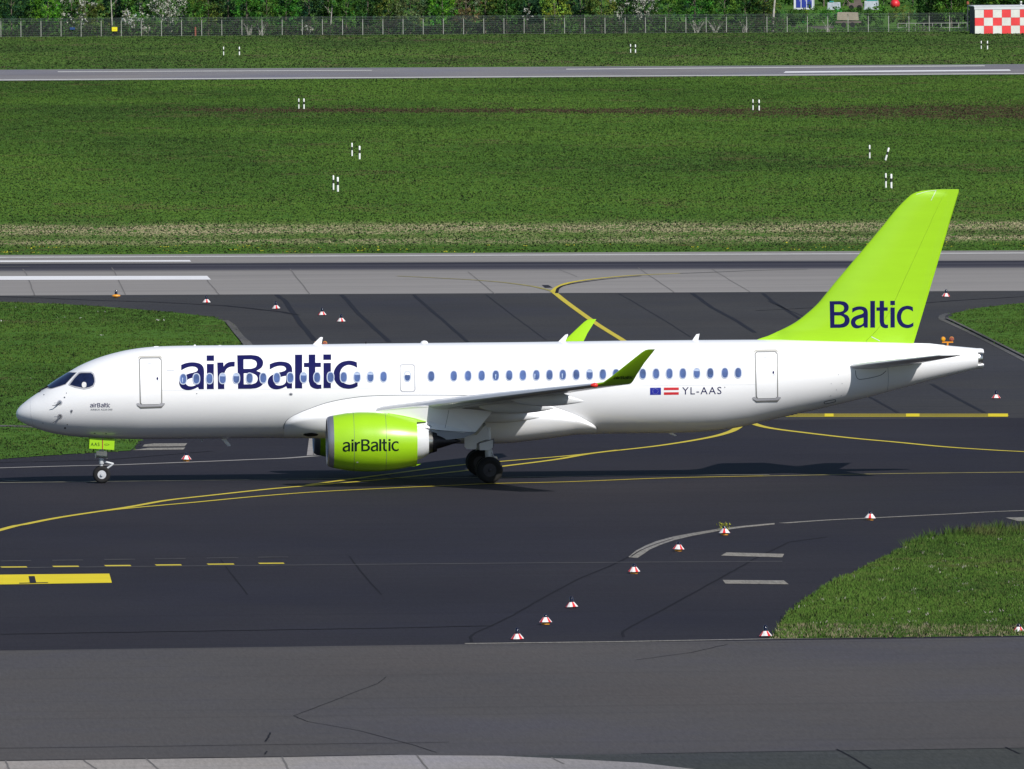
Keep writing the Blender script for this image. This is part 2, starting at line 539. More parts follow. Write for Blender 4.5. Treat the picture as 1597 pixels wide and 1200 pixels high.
# grass islands
ISL_L = [(-1500, 455), (0, 472), (60, 473.5), (130, 477), (200, 482), (280, 489), (330, 495), (350, 502), (362, 515), (374, 533), (381, 550), (378, 580),
         (350, 612), (300, 645), (255, 668), (222, 684), (214, 690), (209, 699), (203, 703.5), (120, 708), (60, 712), (0, 716.5), (-1500, 790)]
ISL_R = [(3100, 400), (1597, 473.5), (1560, 477), (1520, 482), (1490, 489), (1480, 497), (1490, 504), (1520, 518), (1560, 538), (1597, 555), (1700, 610), (1900, 640), (3100, 640)]
ISL_B = [(3100, 740), (1597, 828), (1510, 834), (1435, 845), (1420, 853), (1380, 870), (1335, 893), (1290, 915), (1250, 940), (1225, 965), (1211, 985), (1206, 997), (1597, 992.3), (3100, 973)]
sheet('grass_island_soil', ISL_L, 0.02, 'grass_ground')
sheet('grass_island_soil', ISL_R, 0.02, 'grass_ground')
sheet('grass_island_soil', ISL_B, 0.02, 'grass_ground')
ribbon('old_path', [(-300, 664), (0, 665.5), (40, 666.5), (90, 668), (200, 672)], 1.5, 0.035, 'kerb')
ribbon('kerb_strip', [(350, 500), (362, 509), (369, 519), (377, 528), (386, 536), (394, 552)], 0.42, 0.012, 'kerb')
ribbon('kerb_strip', [(353, 503), (366, 520), (380, 537), (388, 553)], 0.16, 0.07, 'kerb')
ribbon('kerb_strip', [(1474, 501), (1469, 497.5), (1470, 493), (1478, 489.5)], 0.35, 0.012, 'kerb')
ribbon('kerb_strip', [(1470, 498), (1484, 504), (1520, 521), (1560, 541), (1610, 567)], 0.50, 0.013, 'kerb')
ribbon('kerb_strip', [(1476, 498), (1488, 503.5), (1520, 519), (1560, 539), (1610, 564)], 0.16, 0.08, 'kerb')

# concrete details
sheet('concrete_slab', [(478.5, 711), (493, 710), (515, 709.6), (515, 683), (482, 684)], 0.012, 'concrete')
ribbon('slab_joint', [(489, 710), (490, 684)], 0.05, 0.018, 'seam')
sheet('worn_concrete_strip', [(222, 697.3), (288, 696.8), (292, 692.0), (240, 692.3), (225, 694)], 0.012, 'curve_conc')
sheet('worn_concrete_strip', [(206, 702.8), (286, 701.8), (289, 698.6), (232, 699.2)], 0.012, 'curve_conc')
CURV = [(980, 869.5), (991, 860), (1006, 852), (1023, 845), (1050, 837.5), (1080, 832), (1120, 825.5), (1160, 820.8), (1208, 816.4),
        (1208, 818.6), (1160, 823.4), (1120, 829), (1080, 836.5), (1052, 843), (1030, 850.5), (1014, 857.5), (1004, 864.5), (994, 871)]
sheet('curved_concrete_strip', CURV, 0.012, 'curve_conc')
ribbon('pale_edge_line', [(1221, 816.6), (1290, 811.8), (1360, 808.5), (1480, 802.5), (1597, 797), (1900, 790)], 0.42, 0.012, 'curve_conc')
sheet('pale_concrete_patch', [(1133, 862.3), (1223, 864.6), (1220, 870), (1124.5, 867.3)], 0.012, 'curve_conc')
sheet('pale_concrete_patch', [(1127, 905.2), (1222.5, 906), (1230, 912), (1131.5, 911)], 0.012, 'curve_conc')
sheet('pale_concrete_patch', [(1568, 808), (1660, 806), (1665, 813), (1588, 813.5)], 0.012, 'curve_conc')
ribbon('apron_edge_line', [(725, 1004.6), (960, 1001.6), (1200, 997.2), (1400, 994.2), (1700, 990.8)], 0.42, 0.014, 'curve_conc', smooth=False)
ribbon('curve_joint', [(984, 869), (1000, 859), (1022, 850), (1050, 841)], 0.06, 0.02, 'crack')

# taxiway lines
def kline(name, px, w, mat, z=0.012, smooth=True): return ribbon(name, px, w, z, mat, smooth)
kline('pale_concrete_line', [(-900, 757), (0, 730.4), (160, 726.2), (200, 725), (330, 720), (400, 717), (444, 715.3), (494, 711.5)], 0.5, 'pale_line')
kline('yellow_taxi_line', [(-500, 990), (-200, 885), (0, 827.3), (40, 818), (100, 806.5), (200, 791.5), (260, 781), (330, 773), (420, 763.3), (487, 757.5), (600, 748), (700, 737.5),
      (782, 728), (865, 717.5), (925, 707.5), (1025, 696), (1100, 684), (1137, 674.5), (1153, 665.5), (1163, 655), (1150, 640)], 0.34, 'yellow')
kline('yellow_taxi_line', [(150, 799), (200, 793.5), (300, 784.5), (400, 775), (500, 767.5), (625, 761.2), (700, 758), (765, 755), (890, 752), (1040, 746.2), (1190, 743)], 0.30, 'yellow', 0.016)
kline('yellow_taxi_line', [(480, 757), (600, 741), (700, 728), (780, 720.5), (890, 711.2), (965, 702.5)], 0.30, 'yellow', 0.016)
kline('yellow_taxi_line', [(1156, 640), (1160, 652), (1172, 660), (1200, 668), (1260, 676), (1330, 684), (1400, 690.4), (1470, 697.2), (1540, 702), (1597, 705), (1800, 714), (2300, 724)], 0.36, 'yellow')
kline('taxiway_centre_line', [(-900, 764), (0, 753.4), (200, 751), (400, 748.7), (562, 747), (782, 745.2), (1040, 741.4), (1200, 741)], 0.42, 'cream', 0.012, False)
kline('taxiway_centre_line', [(1180, 743.2), (1260, 741.7), (1380, 739.4), (1480, 738.2), (1597, 737), (2300, 730)], 0.42, 'yellow_f', 0.012, False)
kline('taxiway_centre_line', [(-300, 751.5), (-60, 749.7), (0, 749.7), (30, 751.3)], 0.34, 'cream', 0.018)
kline('yellow_exit_line', [(1150, 655), (1090, 610), (1030, 570), (971, 531), (950, 518), (926, 502.5), (885, 473), (868, 459.5), (862, 454.5)], 0.32, 'yellow', 0.014)
kline('yellow_exit_line', [(863, 455), (850, 451.5), (830, 447), (800, 442.8), (780, 440.5), (740, 437.3), (700, 435), (620, 431)], 0.28, 'yellow_f', 0.016)
kline('yellow_exit_line', [(862, 456), (866, 452), (873, 447), (890, 441.2), (930, 435.3), (980, 430.7), (1020, 428.6), (1060, 427)], 0.34, 'yellow', 0.020)
kline('faded_exit_line', [(1060, 427), (1100, 425.5), (1180, 422.5), (1260, 420.5)], 0.3, 'faint_line', 0.020)
kline('exit_line_border', [(868, 458), (872, 449.5), (890, 443.5), (940, 436.5), (1000, 431)], 0.18, 'crack', 0.024)
sheet('dark_runway_patch', [(850, 449.5), (862, 449), (855, 445), (845, 445)], 0.01, 'asphalt')
# hold-short marking: two solid and two broken yellow lines
for k, (ya, full) in enumerate(((646.3, False), (647.7, True), (649.1, True), (650.3, True))):
    if full:
        kline('hold_line', [(1150, ya + 0.4), (1240, ya), (1573 - abs(k - 2) * 3, ya + 0.1)], 0.42, 'yellow', 0.012, False)
    else:
        kline('hold_line', [(1160, ya + .4), (1240, ya), (1572, ya + .1)], 0.30, 'yellow_b', 0.012, False)
for a, b in ((1286, 1300), (1413, 1434), (1541, 1572)):
    sheet('hold_line_block', [(a, 650.7), (b, 650.7), (b, 645.9), (a, 645.9)], 0.018, 'yellow_b')
for a, b, y in ((3, 43, 885.2), (84, 124, 884.2), (165, 205, 883), (244, 284, 882), (325, 366, 880.7), (405, 444, 879.4), (-80, -38, 886.4)):
    sheet('yellow_dash', [(a, y + 1.0), (b, y + .7), (b - 2, y - 1.1), (a - 3, y - .8)], 0.014, 'yellow')
    sheet('dark_dash', [(a - 2, y - 9.0), (b + 6, y - 9.6), (b + 5, y - 10.4), (a - 3, y - 10)], 0.014, 'faint_line')
kline('old_grey_line', [(-500, 892), (0, 886.2), (300, 883.3), (500, 881.5), (800, 878.8), (1126, 876.5), (1220, 876)], 0.42, 'faint_line', 0.010, False)
sheet('yellow_sign_marking', [(-160, 914.8), (174.5, 909.6), (170.5, 895.4), (-160, 898.6)], 0.012, 'yellow_b')
sheet('marking_bar', [(46.5, 909.4), (56.5, 909.2), (54, 899.4), (44.5, 899.6)], 0.018, 'asphalt')
sheet('marking_bar', [(30, 911.2), (75, 910.0), (75, 909.0), (30, 910.0)], 0.018, 'asphalt')

# cracks, sealed joints
rnd = random.Random(5)
def wiggle(px, amp=0.7, n=6):
    out = []
    for i in range(len(px) - 1):
        a, b = px[i], px[i + 1]
        for k in range(n):
            t = k / n
            out.append((a[0] + (b[0] - a[0]) * t + rnd.uniform(-amp, amp), a[1] + (b[1] - a[1]) * t + rnd.uniform(-amp, amp) * 0.25))
    out.append(px[-1])
    return out
def crackset(name, paths, mat, z, w):
    m = MB()
    for p in paths:
        ribbon('', wiggle(p[0]), p[1] if len(p) > 1 else w, z, mat, False, mb=m)
    o = m.build(name, M[mat]); o['kind'] = 'structure'
crackset('sealed_joints', [([(431, 460), (445, 470), (465, 500), (491, 532)], .28), ([(533, 460), (560, 490), (607, 534)], .24), ([(645, 460), (690, 499), (730, 534)], .19),
    ([(758, 460), (810, 500), (852, 531)], .06), ([(965, 458), (1020, 490), (1077, 526)], .06), ([(1080, 458), (1110, 480), (1148, 500), (1177, 519)], .24),
    ([(1190, 458), (1204, 470), (1248, 498)], .2), ([(1452, 599), (1490, 620), (1535, 644)], .2), ([(1340, 610), (1375, 630), (1400, 644)], .15),
    ([(1197, 470), (1260, 497)], .08)], 'tar', 0.008, 0.3)
crackset('asphalt_cracks', [([(736, 1002), (733, 994), (742, 987), (765, 977), (800, 960), (850, 931), (905, 902), (950, 884), (980, 869)], .09),
    ([(972, 994), (971, 986), (985, 977), (1040, 948), (1100, 915), (1140, 893), (1175, 873), (1230, 846), (1290, 838)], .09),
    ([(545, 868), (560, 888), (595, 928)], .05), ([(0, 989.5), (200, 986.5), (420, 983), (640, 979.5), (765, 976.5)], .28),
    ([(-300, 462), (0, 463), (60, 465), (150, 469), (240, 471.5), (350, 477), (440, 487), (465, 492)], .35),
    ([(1180, 485), (1400, 474), (1440, 473), (1500, 468.5), (1597, 463)], .35), ([(200, 662), (420, 655)], .15),
    ([(0, 722), (160, 718), (330, 704)], .2), ([(344, 873), (386, 928)], .04)], 'crack', 0.009, 0.1)
crackset('apron_cracks', [([(602, 1056), (590, 1066), (500, 1101), (458, 1117), (480, 1126), (560, 1140), (640, 1161), (681, 1174)], .03),
    ([(421, 1143), (419, 1150), (414, 1157)], .06), ([(416, 1172), (413, 1177)], .05), ([(1305, 1169), (1330, 1182), (1360, 1201)], .07), ([(1568, 1166), (1590, 1176)], .07),
    ([(600, 1057), (680, 1052), (760, 1048)], .02), ([(990, 1030), (1080, 1018), (1135, 1005)], .04), ([(-100, 1169), (200, 1165), (700, 1158)], .08),
    ([(1000, 1176), (1597, 1167)], .10), ([(0, 1187), (200, 1184), (420, 1181), (620, 1177.5)], .12)], 'crack', 0.009, 0.05)
crackset('slab_joints', [([(36, 420), (42, 430), (54, 461)], .07), ([(175, 418), (196, 461)], .06), ([(322, 436), (342, 460)], .06), ([(452, 420), (484, 460)], .07),
    ([(730, 424), (772, 459)], .06), ([(870, 420), (900, 432)], .05), ([(995, 418), (1052, 457)], .06), ([(1110, 420), (1170, 456)], .05), ([(9, 1187), (14, 1201)], .05), ([(130, 1186), (152, 1201)], .05),
    ([(228, 1184), (248, 1201)], .05), ([(440, 1181), (450, 1201)], .05), ([(650, 1178), (668, 1201)], .05), ([(860, 1182), (880, 1192)], .05)], 'seam', 0.010, 0.2)

# ------------------------------------------------------------------ grass (uncountable)
def inside(poly, X, Y):
    n = len(poly); res = np.zeros(len(X), bool)
    j = n - 1
    for i in range(n):
        xi, yi = poly[i]; xj, yj = poly[j]
        c = ((yi > Y) != (yj > Y)) & (X < (xj - xi) * (Y - yi) / (yj - yi + 1e-12) + xi)
        res ^= c; j = i
    return res

def project(X, Y):
    v = np.stack([X - CAM[0], Y - CAM[1], np.full_like(X, -CAM[2])], 1)
    dz = v @ fwd
    return W0 / 2 + FPX * (v @ rgt) / dz, H0 / 2 - FPX * (v @ upv) / dz

def vnoise(X, Y, s, seed=0):                # cheap smooth value noise
    r = np.random.RandomState(seed).rand(64, 64)
    x, y = X / s, Y / s
    i, j = np.floor(x).astype(int), np.floor(y).astype(int)
    u, v = x - i, y - j
    u, v = u * u * (3 - 2 * u), v * v * (3 - 2 * v)
    a = lambda p, q: r[p % 64, q % 64]
    return (a(i, j) * (1 - u) + a(i + 1, j) * u) * (1 - v) + (a(i, j + 1) * (1 - u) + a(i + 1, j + 1) * u) * v

def grass(name, poly_px, density, bw, bh, nb, colf, seed, margin=40, dens_f=None, spread=0.12):
    rs = np.random.RandomState(seed)
    poly = [G(*p) for p in poly_px]
    # clip to what can be seen, with a margin
    xs, ys = np.array([p[0] for p in poly]), np.array([p[1] for p in poly])
    lo, hi = G(-margin, 600), G(1597 + margin, 600)
    y0, y1 = ys.min(), ys.max()
    wx = 0.5 * (W0 + 2 * margin) / FPX
    def xr(y):
        d = (y - CAM[1])
        cx = CAM[0] + d * math.tan(YAW)
        return cx - d * wx * 1.01, cx + d * wx * 1.01
    xa = max(xs.min(), min(xr(y0)[0], xr(y1)[0])); xb = min(xs.max(), max(xr(y0)[1], xr(y1)[1]))
    n = int((xb - xa) * (y1 - y0) * density)
    X = rs.uniform(xa, xb, n); Y = rs.uniform(y0, y1, n)
    px, py = project(X, Y)
    k = inside(poly, X, Y) & (px > -margin) & (px < W0 + margin) & (py < H0 + 40)
    if dens_f is not None: k &= rs.rand(n) < dens_f(px, py)
    X, Y, px, py = X[k], Y[k], px[k], py[k]
    n = len(X)
    col = colf(X, Y, px, py, rs)
    m = n * nb
    Xb = np.repeat(X, nb) + rs.normal(0, spread, m); Yb = np.repeat(Y, nb) + rs.normal(0, spread, m)
    az = rs.uniform(0, 2 * PI, m)
    hmul = np.repeat(rs.uniform(0.6, 1.3, n), nb) * rs.uniform(0.6, 1.2, m)
    tall = np.repeat(vnoise(X, Y, 3.0, seed + 7), nb) * 0.8 + 0.6
    h = bh * hmul * tall; w = bw * rs.uniform(0.6, 1.3, m)
    lx, ly = rs.normal(0, 0.35, m) * h, rs.normal(0, 0.35, m) * h
    v = np.zeros((m, 3, 3), np.float32)
    v[:, 0, 0] = Xb - np.cos(az) * w / 2; v[:, 0, 1] = Yb - np.sin(az) * w / 2
    v[:, 1, 0] = Xb + np.cos(az) * w / 2; v[:, 1, 1] = Yb + np.sin(az) * w / 2
    v[:, 2, 0] = Xb + lx; v[:, 2, 1] = Yb + ly; v[:, 2, 2] = h
    c = np.repeat(col, nb, 0) * rs.uniform(0.86, 1.14, (m, 1))
    c4 = np.ones((m, 3, 4), np.float32); c4[:, :, :3] = np.clip(c, 0, 1)[:, None, :]
    o = tri_cloud(name, v.reshape(-1, 3), c4.reshape(-1, 4), 3, M['blade'])
    o['kind'] = 'stuff'
    return o

def tri_cloud(name, v, c4, k, mat, parent=None):
    me = bpy.data.meshes.new(name)
    nv = len(v); nf = nv // k
    me.vertices.add(nv); me.vertices.foreach_set('co', v.astype(np.float32).ravel())
    me.loops.add(nv); me.loops.foreach_set('vertex_index', np.arange(nv, dtype=np.int32))
    me.polygons.add(nf); me.polygons.foreach_set('loop_start', (np.arange(nf) * k).astype(np.int32))
    a = me.color_attributes.new('tint', 'FLOAT_COLOR', 'POINT')
    a.data.foreach_set('color', c4.astype(np.float32).ravel())
    me.update()
    return mesh_obj(name, me, mat, parent)

GD, GM, GL, GY = (np.array(c) for c in ((.046, .100, .018), (.068, .148, .021), (.096, .190, .027), (.15, .185, .05)))
STR = np.array((.43, .385, .23)); BRN = np.array((.085, .060, .035))
def gcol(bright=1.0, dry=0.12, s1=9.0, s2=1.5, s3=30.0):
    def fn(X, Y, px, py, rs):
        a = vnoise(X, Y / 2.5, s1, 1) * 0.4 + vnoise(X, Y / 2, s2, 2) * 0.22 + vnoise(X / 2, Y / 3, s3 * .6, 3) * 0.38
        a = np.clip((a - 0.28) / 0.44, 0, 1)[:, None]
        c = np.where(a < 0.5, GD + (GM - GD) * a * 2, GM + (GL - GM) * (a - 0.5) * 2)
        d = np.clip((vnoise(X, Y / 2, 5.0, 9) * .6 + vnoise(X, Y, 1.1, 4) * .4 - 0.66) / 0.2, 0, 1)[:, None] * 0.6
        c = c * (1 - d) + BRN * 1.5 * d
        k = rs.rand(len(X)) < dry * 0.5
        c[k] = c[k] * 0.4 + GY * 0.6
        return c * bright
    return fn

def field_col(X, Y, px, py, rs):
    c = gcol(1.05, 0.1, 14, 2.5, 60)(X, Y, px, py, rs)
    base = py - (-0.0044) * (px - 0)       # level with the runway edge
    t = vnoise(X, Y / 2, 4.0, 12)
    # straw strip
    s = np.exp(-((base - 361) / 7.5) ** 2) * 0.9 + np.exp(-((base - 379) / 5) ** 2) * 0.45
    s = np.clip(s * 1.5 * (0.35 + 1.2 * t), 0, 0.95)
    w_ = np.clip(s * rs.uniform(.55, 1.35, len(X)), 0, 1)[:, None]
    c = c * (1 - w_) + STR * rs.uniform(0.8, 1.15, (len(X), 1)) * w_
    # brown soil streak
    mid = 171 + 0.003 * px
    wdt = 3.5 + 8 * np.clip((px - 900) / 700, 0, 1)
    s = np.exp(-((py - mid) / wdt) ** 2) * np.clip((px - 180) / 200, 0.0, 1)
    k = rs.rand(len(X)) < np.clip(s * 1.2, 0, 0.9)
    c[k] = BRN * rs.uniform(0.7, 1.2, (k.sum(), 1))
    # flowering strip by the runway
    k = (rs.rand(len(X)) < 0.035) & (base > 384) & (vnoise(X, Y, 2.0, 30) > 0.55)
    c[k] = np.array((.55, .5, .04))
    return c

FIELD = [(-700, 397.5 + 3.2), (0, 397.4), (1597, 390.3), (2300, 387), (2300, 112), (1597, 116.8), (0, 127), (-700, 131)]
grass('grass', [FIELD[0], FIELD[1], FIELD[2], FIELD[3], (2300, 112), (1597, 116.8), (0, 127), (-700, 131)], 3.4, 0.15, 0.065, 5, field_col, 11, spread=0.25)
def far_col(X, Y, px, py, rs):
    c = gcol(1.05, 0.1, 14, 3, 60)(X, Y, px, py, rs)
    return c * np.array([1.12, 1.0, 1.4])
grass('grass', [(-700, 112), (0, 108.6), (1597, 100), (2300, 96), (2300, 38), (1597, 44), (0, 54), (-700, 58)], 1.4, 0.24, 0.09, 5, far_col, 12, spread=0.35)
def edge_bright(b):
    def fn(X, Y, px, py, rs):
        c = gcol(b, 0.2, 6, 1.0, 20)(X, Y, px, py, rs)
        k = rs.rand(len(X)) < 0.0008
        c[k] = np.array((.75, .75, .7))
        return c
    return fn
grass('grass', ISL_L, 9.0, 0.085, 0.075, 6, edge_bright(0.88), 13, spread=0.12)
grass('grass', ISL_R, 9.0, 0.085, 0.075, 6, edge_bright(0.88), 14, spread=0.12)
def near_col(X, Y, px, py, rs):
    c = gcol(1.08, 0.35, 5, 0.8, 20)(X, Y, px, py, rs)
    k = rs.rand(len(X)) < 0.006
    c[k] = np.array((.6, .55, .5))
    k = (rs.rand(len(X)) < 0.3) & (py > 978)
    c[k] = STR * 0.7
    return c
grass('grass', ISL_B, 50.0, 0.045, 0.12, 8, near_col, 15, margin=30, spread=0.06)
grass('grass', [(1405, 853), (1440, 842), (1520, 831), (1700, 818), (1700, 829), (1520, 842), (1450, 853)], 14, 0.035, 0.33, 9, edge_bright(0.88), 16, spread=0.05)

# ------------------------------------------------------------------ aircraft
PL = empty('airliner', (18.7, 0, 0), 'white and lime green twin-engine airliner taxiing across the dark taxiway', 'airplane')

def spline1(xs, ys):
    xs, ys = np.array(xs, float), np.array(ys, float)
    d = np.diff(ys) / np.diff(xs)
    m = np.zeros_like(xs)
    m[0], m[-1] = d[0], d[-1]
    for i in range(1, len(xs) - 1):
        if d[i - 1] * d[i] <= 0: m[i] = 0
        else:
            w1, w2 = 2 * (xs[i + 1] - xs[i]) + xs[i] - xs[i - 1], xs[i + 1] - xs[i] + 2 * (xs[i] - xs[i - 1])
            m[i] = (w1 + w2) / (w1 / d[i - 1] + w2 / d[i])
    def f_(x):
        x = min(max(x, xs[0]), xs[-1])
        i = min(int(np.searchsorted(xs, x, side='right')) - 1, len(xs) - 2)
        h = xs[i + 1] - xs[i]; t = (x - xs[i]) / h
        return float((2*t**3-3*t**2+1)*ys[i] + (t**3-2*t**2+t)*h*m[i] + (-2*t**3+3*t**2)*ys[i+1] + (t**3-t**2)*h*m[i+1])
    return f_

TOP = [(24.8, 646), (26, 641.5), (30, 635.5), (37.5, 628.5), (50, 619), (62.5, 610.7), (75, 601.2), (87.5, 592.6), (100, 584.8), (112.5, 577.2), (125, 570.2), (150, 559.5), (175, 551.7),
       (200, 546), (225, 542.4), (250, 540.5), (300, 539.3), (400, 538.4), (600, 535.9), (800, 534), (1000, 531.4), (1200, 530), (1347, 533), (1422, 535.5), (1472, 538.8), (1497, 541), (1524, 543.5)]
BOT = [(24.8, 646), (25.6, 650), (29, 655), (37.5, 660.5), (50, 665.8), (62.5, 670.5), (75, 674.2), (87.5, 677), (112.5, 680.6), (137.5, 682.8), (175, 684.3), (225, 685.2), (400, 683.7),
       (700, 680.3), (900, 677.3), (1050, 675.5), (1100, 673.4), (1150, 667.0), (1197, 656.3), (1247, 645), (1297, 633.5), (1359.5, 618.3), (1422, 601.5), (1484.5, 585.3), (1524, 575.6)]
T3 = [P(a, b, 0) for a, b in TOP]; B3 = [P(a, b, 0) for a, b in BOT]
zt = spline1([p[0] for p in T3], [p[1] for p in T3])
zb = spline1([p[0] for p in B3], [p[1] for p in B3])
XN, XT = T3[0][0], T3[-1][0]
wd = spline1([XN, XN+.05, XN+.12, XN+.3, XN+.6, XN+1, XN+1.5, XN+2, XN+2.6, XN+3.2, XN+4, XN+5, 27, 29, 31, 33, 35, 37, XT + .2],
             [0.0, .19, .30, .50, .74, .97, 1.18, 1.34, 1.49, 1.60, 1.70, 1.75, 1.75, 1.71, 1.58, 1.34, 1.02, .65, .38])
def surf(x, th, off=0.0):                   # th: 0 = port side (towards -y), 90 = top
    zc, h, w = (zt(x) + zb(x)) / 2, (zt(x) - zb(x)) / 2, wd(x)
    c, s = math.cos(th), math.sin(th)
    nx, nz = c / max(w, .05), s / max(h, .05)
    l = math.hypot(nx, nz)
    return (x, -(w * c + off * nx / l), zc + h * s + off * nz / l)
def S(px, py, off=0.0):                     # pixel -> point on the port side of the fuselage
    y = -1.7
    for _ in range(8):
        x, z = P(px, py, y)
        zc, h, w = (zt(x) + zb(x)) / 2, (zt(x) - zb(x)) / 2, wd(x)
        s = max(-0.999, min(0.999, (z - zc) / h))
        y = -w * math.sqrt(1 - s * s)
    return surf(x, math.asin(s), off)
def Sxt(px, py):
    p = S(px, py); x = p[0]
    zc, h = (zt(x) + zb(x)) / 2, (zt(x) - zb(x)) / 2
    return x, math.asin(max(-1, min(1, (p[2] - zc) / h)))

xs = [XN + 0.004] + [XN + 5.5 * (k / 46) ** 2 for k in range(1, 47)] + list(np.linspace(XN + 5.5, XT, 90))[1:]
NS = 72
FB = MB().loft([[surf(x, 2 * PI * k / NS) for k in range(NS)] for x in xs], cap=True)
FUS = FB.build('fuselage', M['white'], PL, smooth=40)

# tail end: recessed exhaust between two lips
def tail_lip(a0, a1):
    rings = []
    for x, k in ((XT - .02, 1.0), (XT + .13, 1.0), (XT + .24, 0.93)):
        r1 = [surf(XT, a0 + (a1 - a0) * i / 10, 0) for i in range(11)]
        zc = (zt(XT) + zb(XT)) / 2
        o_ = [(x, p[1] * k, zc + (p[2] - zc) * k) for p in r1]
        i_ = [(x, p[1] * k * .80, zc + (p[2] - zc) * k * .80) for p in reversed(r1)]
        rings.append(o_ + i_)
    MB().loft(rings).build('tail_lip', M['white'], PL, smooth=40)
tail_lip(math.radians(40), math.radians(140)); tail_lip(math.radians(-140), math.radians(-40))
zc = (zt(XT) + zb(XT)) / 2
MB().lathe([(-.05, .33), (.09, .31), (.09, .02)], 24, 'x', (XT, 0, zc)).build('exhaust_bulkhead', M['metal'], PL, 40)
ex = MB().lathe([(.05, .26), (.20, .19), (.21, .16), (.12, .14)], 20, 'x', (XT, 0, zc)).build('auxiliary_exhaust', M['metal'], PL, 40)

# ---- decals with geometry on the curved side
def fill2d(loops):
    vl = [[Vector((x, y, 0)) for x, y in lp] for lp in loops]
    return [tuple(p) for lp in vl for p in lp], tessellate_polygon(vl)

def decal(name, loops, off, mat, parent, proj=None, step=3.0, xstep=None):
    if proj is None and xstep is None and min(p[0] for p in loops[0]) < 262: xstep = 2.0; step = 2.0
    proj = proj or S
    v, tris = fill2d(loops)
    bm = bmesh.new()
    bv = [bm.verts.new(p) for p in v]
    for t in tris:
        try: bm.faces.new([bv[i] for i in t])
        except ValueError: pass
    ys = [p[1] for p in v]; xs_ = [p[0] for p in v]
    if step:
        y = math.floor(min(ys) / step) * step
        while y < max(ys):
            y += step
            bmesh.ops.bisect_plane(bm, geom=bm.verts[:] + bm.edges[:] + bm.faces[:], plane_co=(0, y, 0), plane_no=(0, 1, 0))
    if xstep:
        x = math.floor(min(xs_) / xstep) * xstep
        while x < max(xs_):
            x += xstep
            bmesh.ops.bisect_plane(bm, geom=bm.verts[:] + bm.edges[:] + bm.faces[:], plane_co=(x, 0, 0), plane_no=(1, 0, 0))
    bm.normal_update()
    for v_ in bm.verts:
        v_.co = Vector(proj(v_.co.x, v_.co.y, off))
    # give it an edge thickness
    for f_ in bm.faces:
        pass
    me = bpy.data.meshes.new(name)
    bmesh.ops.remove_doubles(bm, verts=bm.verts, dist=1e-5)
    bmesh.ops.recalc_face_normals(bm, faces=bm.faces)
    for f_ in list(bm.faces):
        f_.normal_update()
    if bm.faces and sum(f_.normal.y * f_.calc_area() for f_ in bm.faces) > 0:
        bmesh.ops.reverse_faces(bm, faces=bm.faces)
    bm.to_mesh(me); bm.free()
    finish(me, 30)
    return mesh_obj(name, me, M[mat], parent)

def rrect(x0, y0, x1, y1, r, n=4, dx=0.0):
    out = []
    for cx, cy, a in ((x1 - r, y0 + r, -90), (x1 - r, y1 - r, 0), (x0 + r, y1 - r, 90), (x0 + r, y0 + r, 180)):
        for k in range(n + 1):
            t = math.radians(a + 90 * k / n)
            yy = cy + r * math.sin(t)
            out.append((cx + r * math.cos(t) + dx * (yy - y0), yy))
    return out
def oval(cx, cy, a, b, n=20, p=2.3):
    out = []
    for k in range(n):
        t = 2 * PI * k / n
        c, s = math.cos(t), math.sin(t)
        out.append((cx + a * math.copysign(abs(c) ** (2 / p), c), cy + b * math.copysign(abs(s) ** (2 / p), s)))
    return out

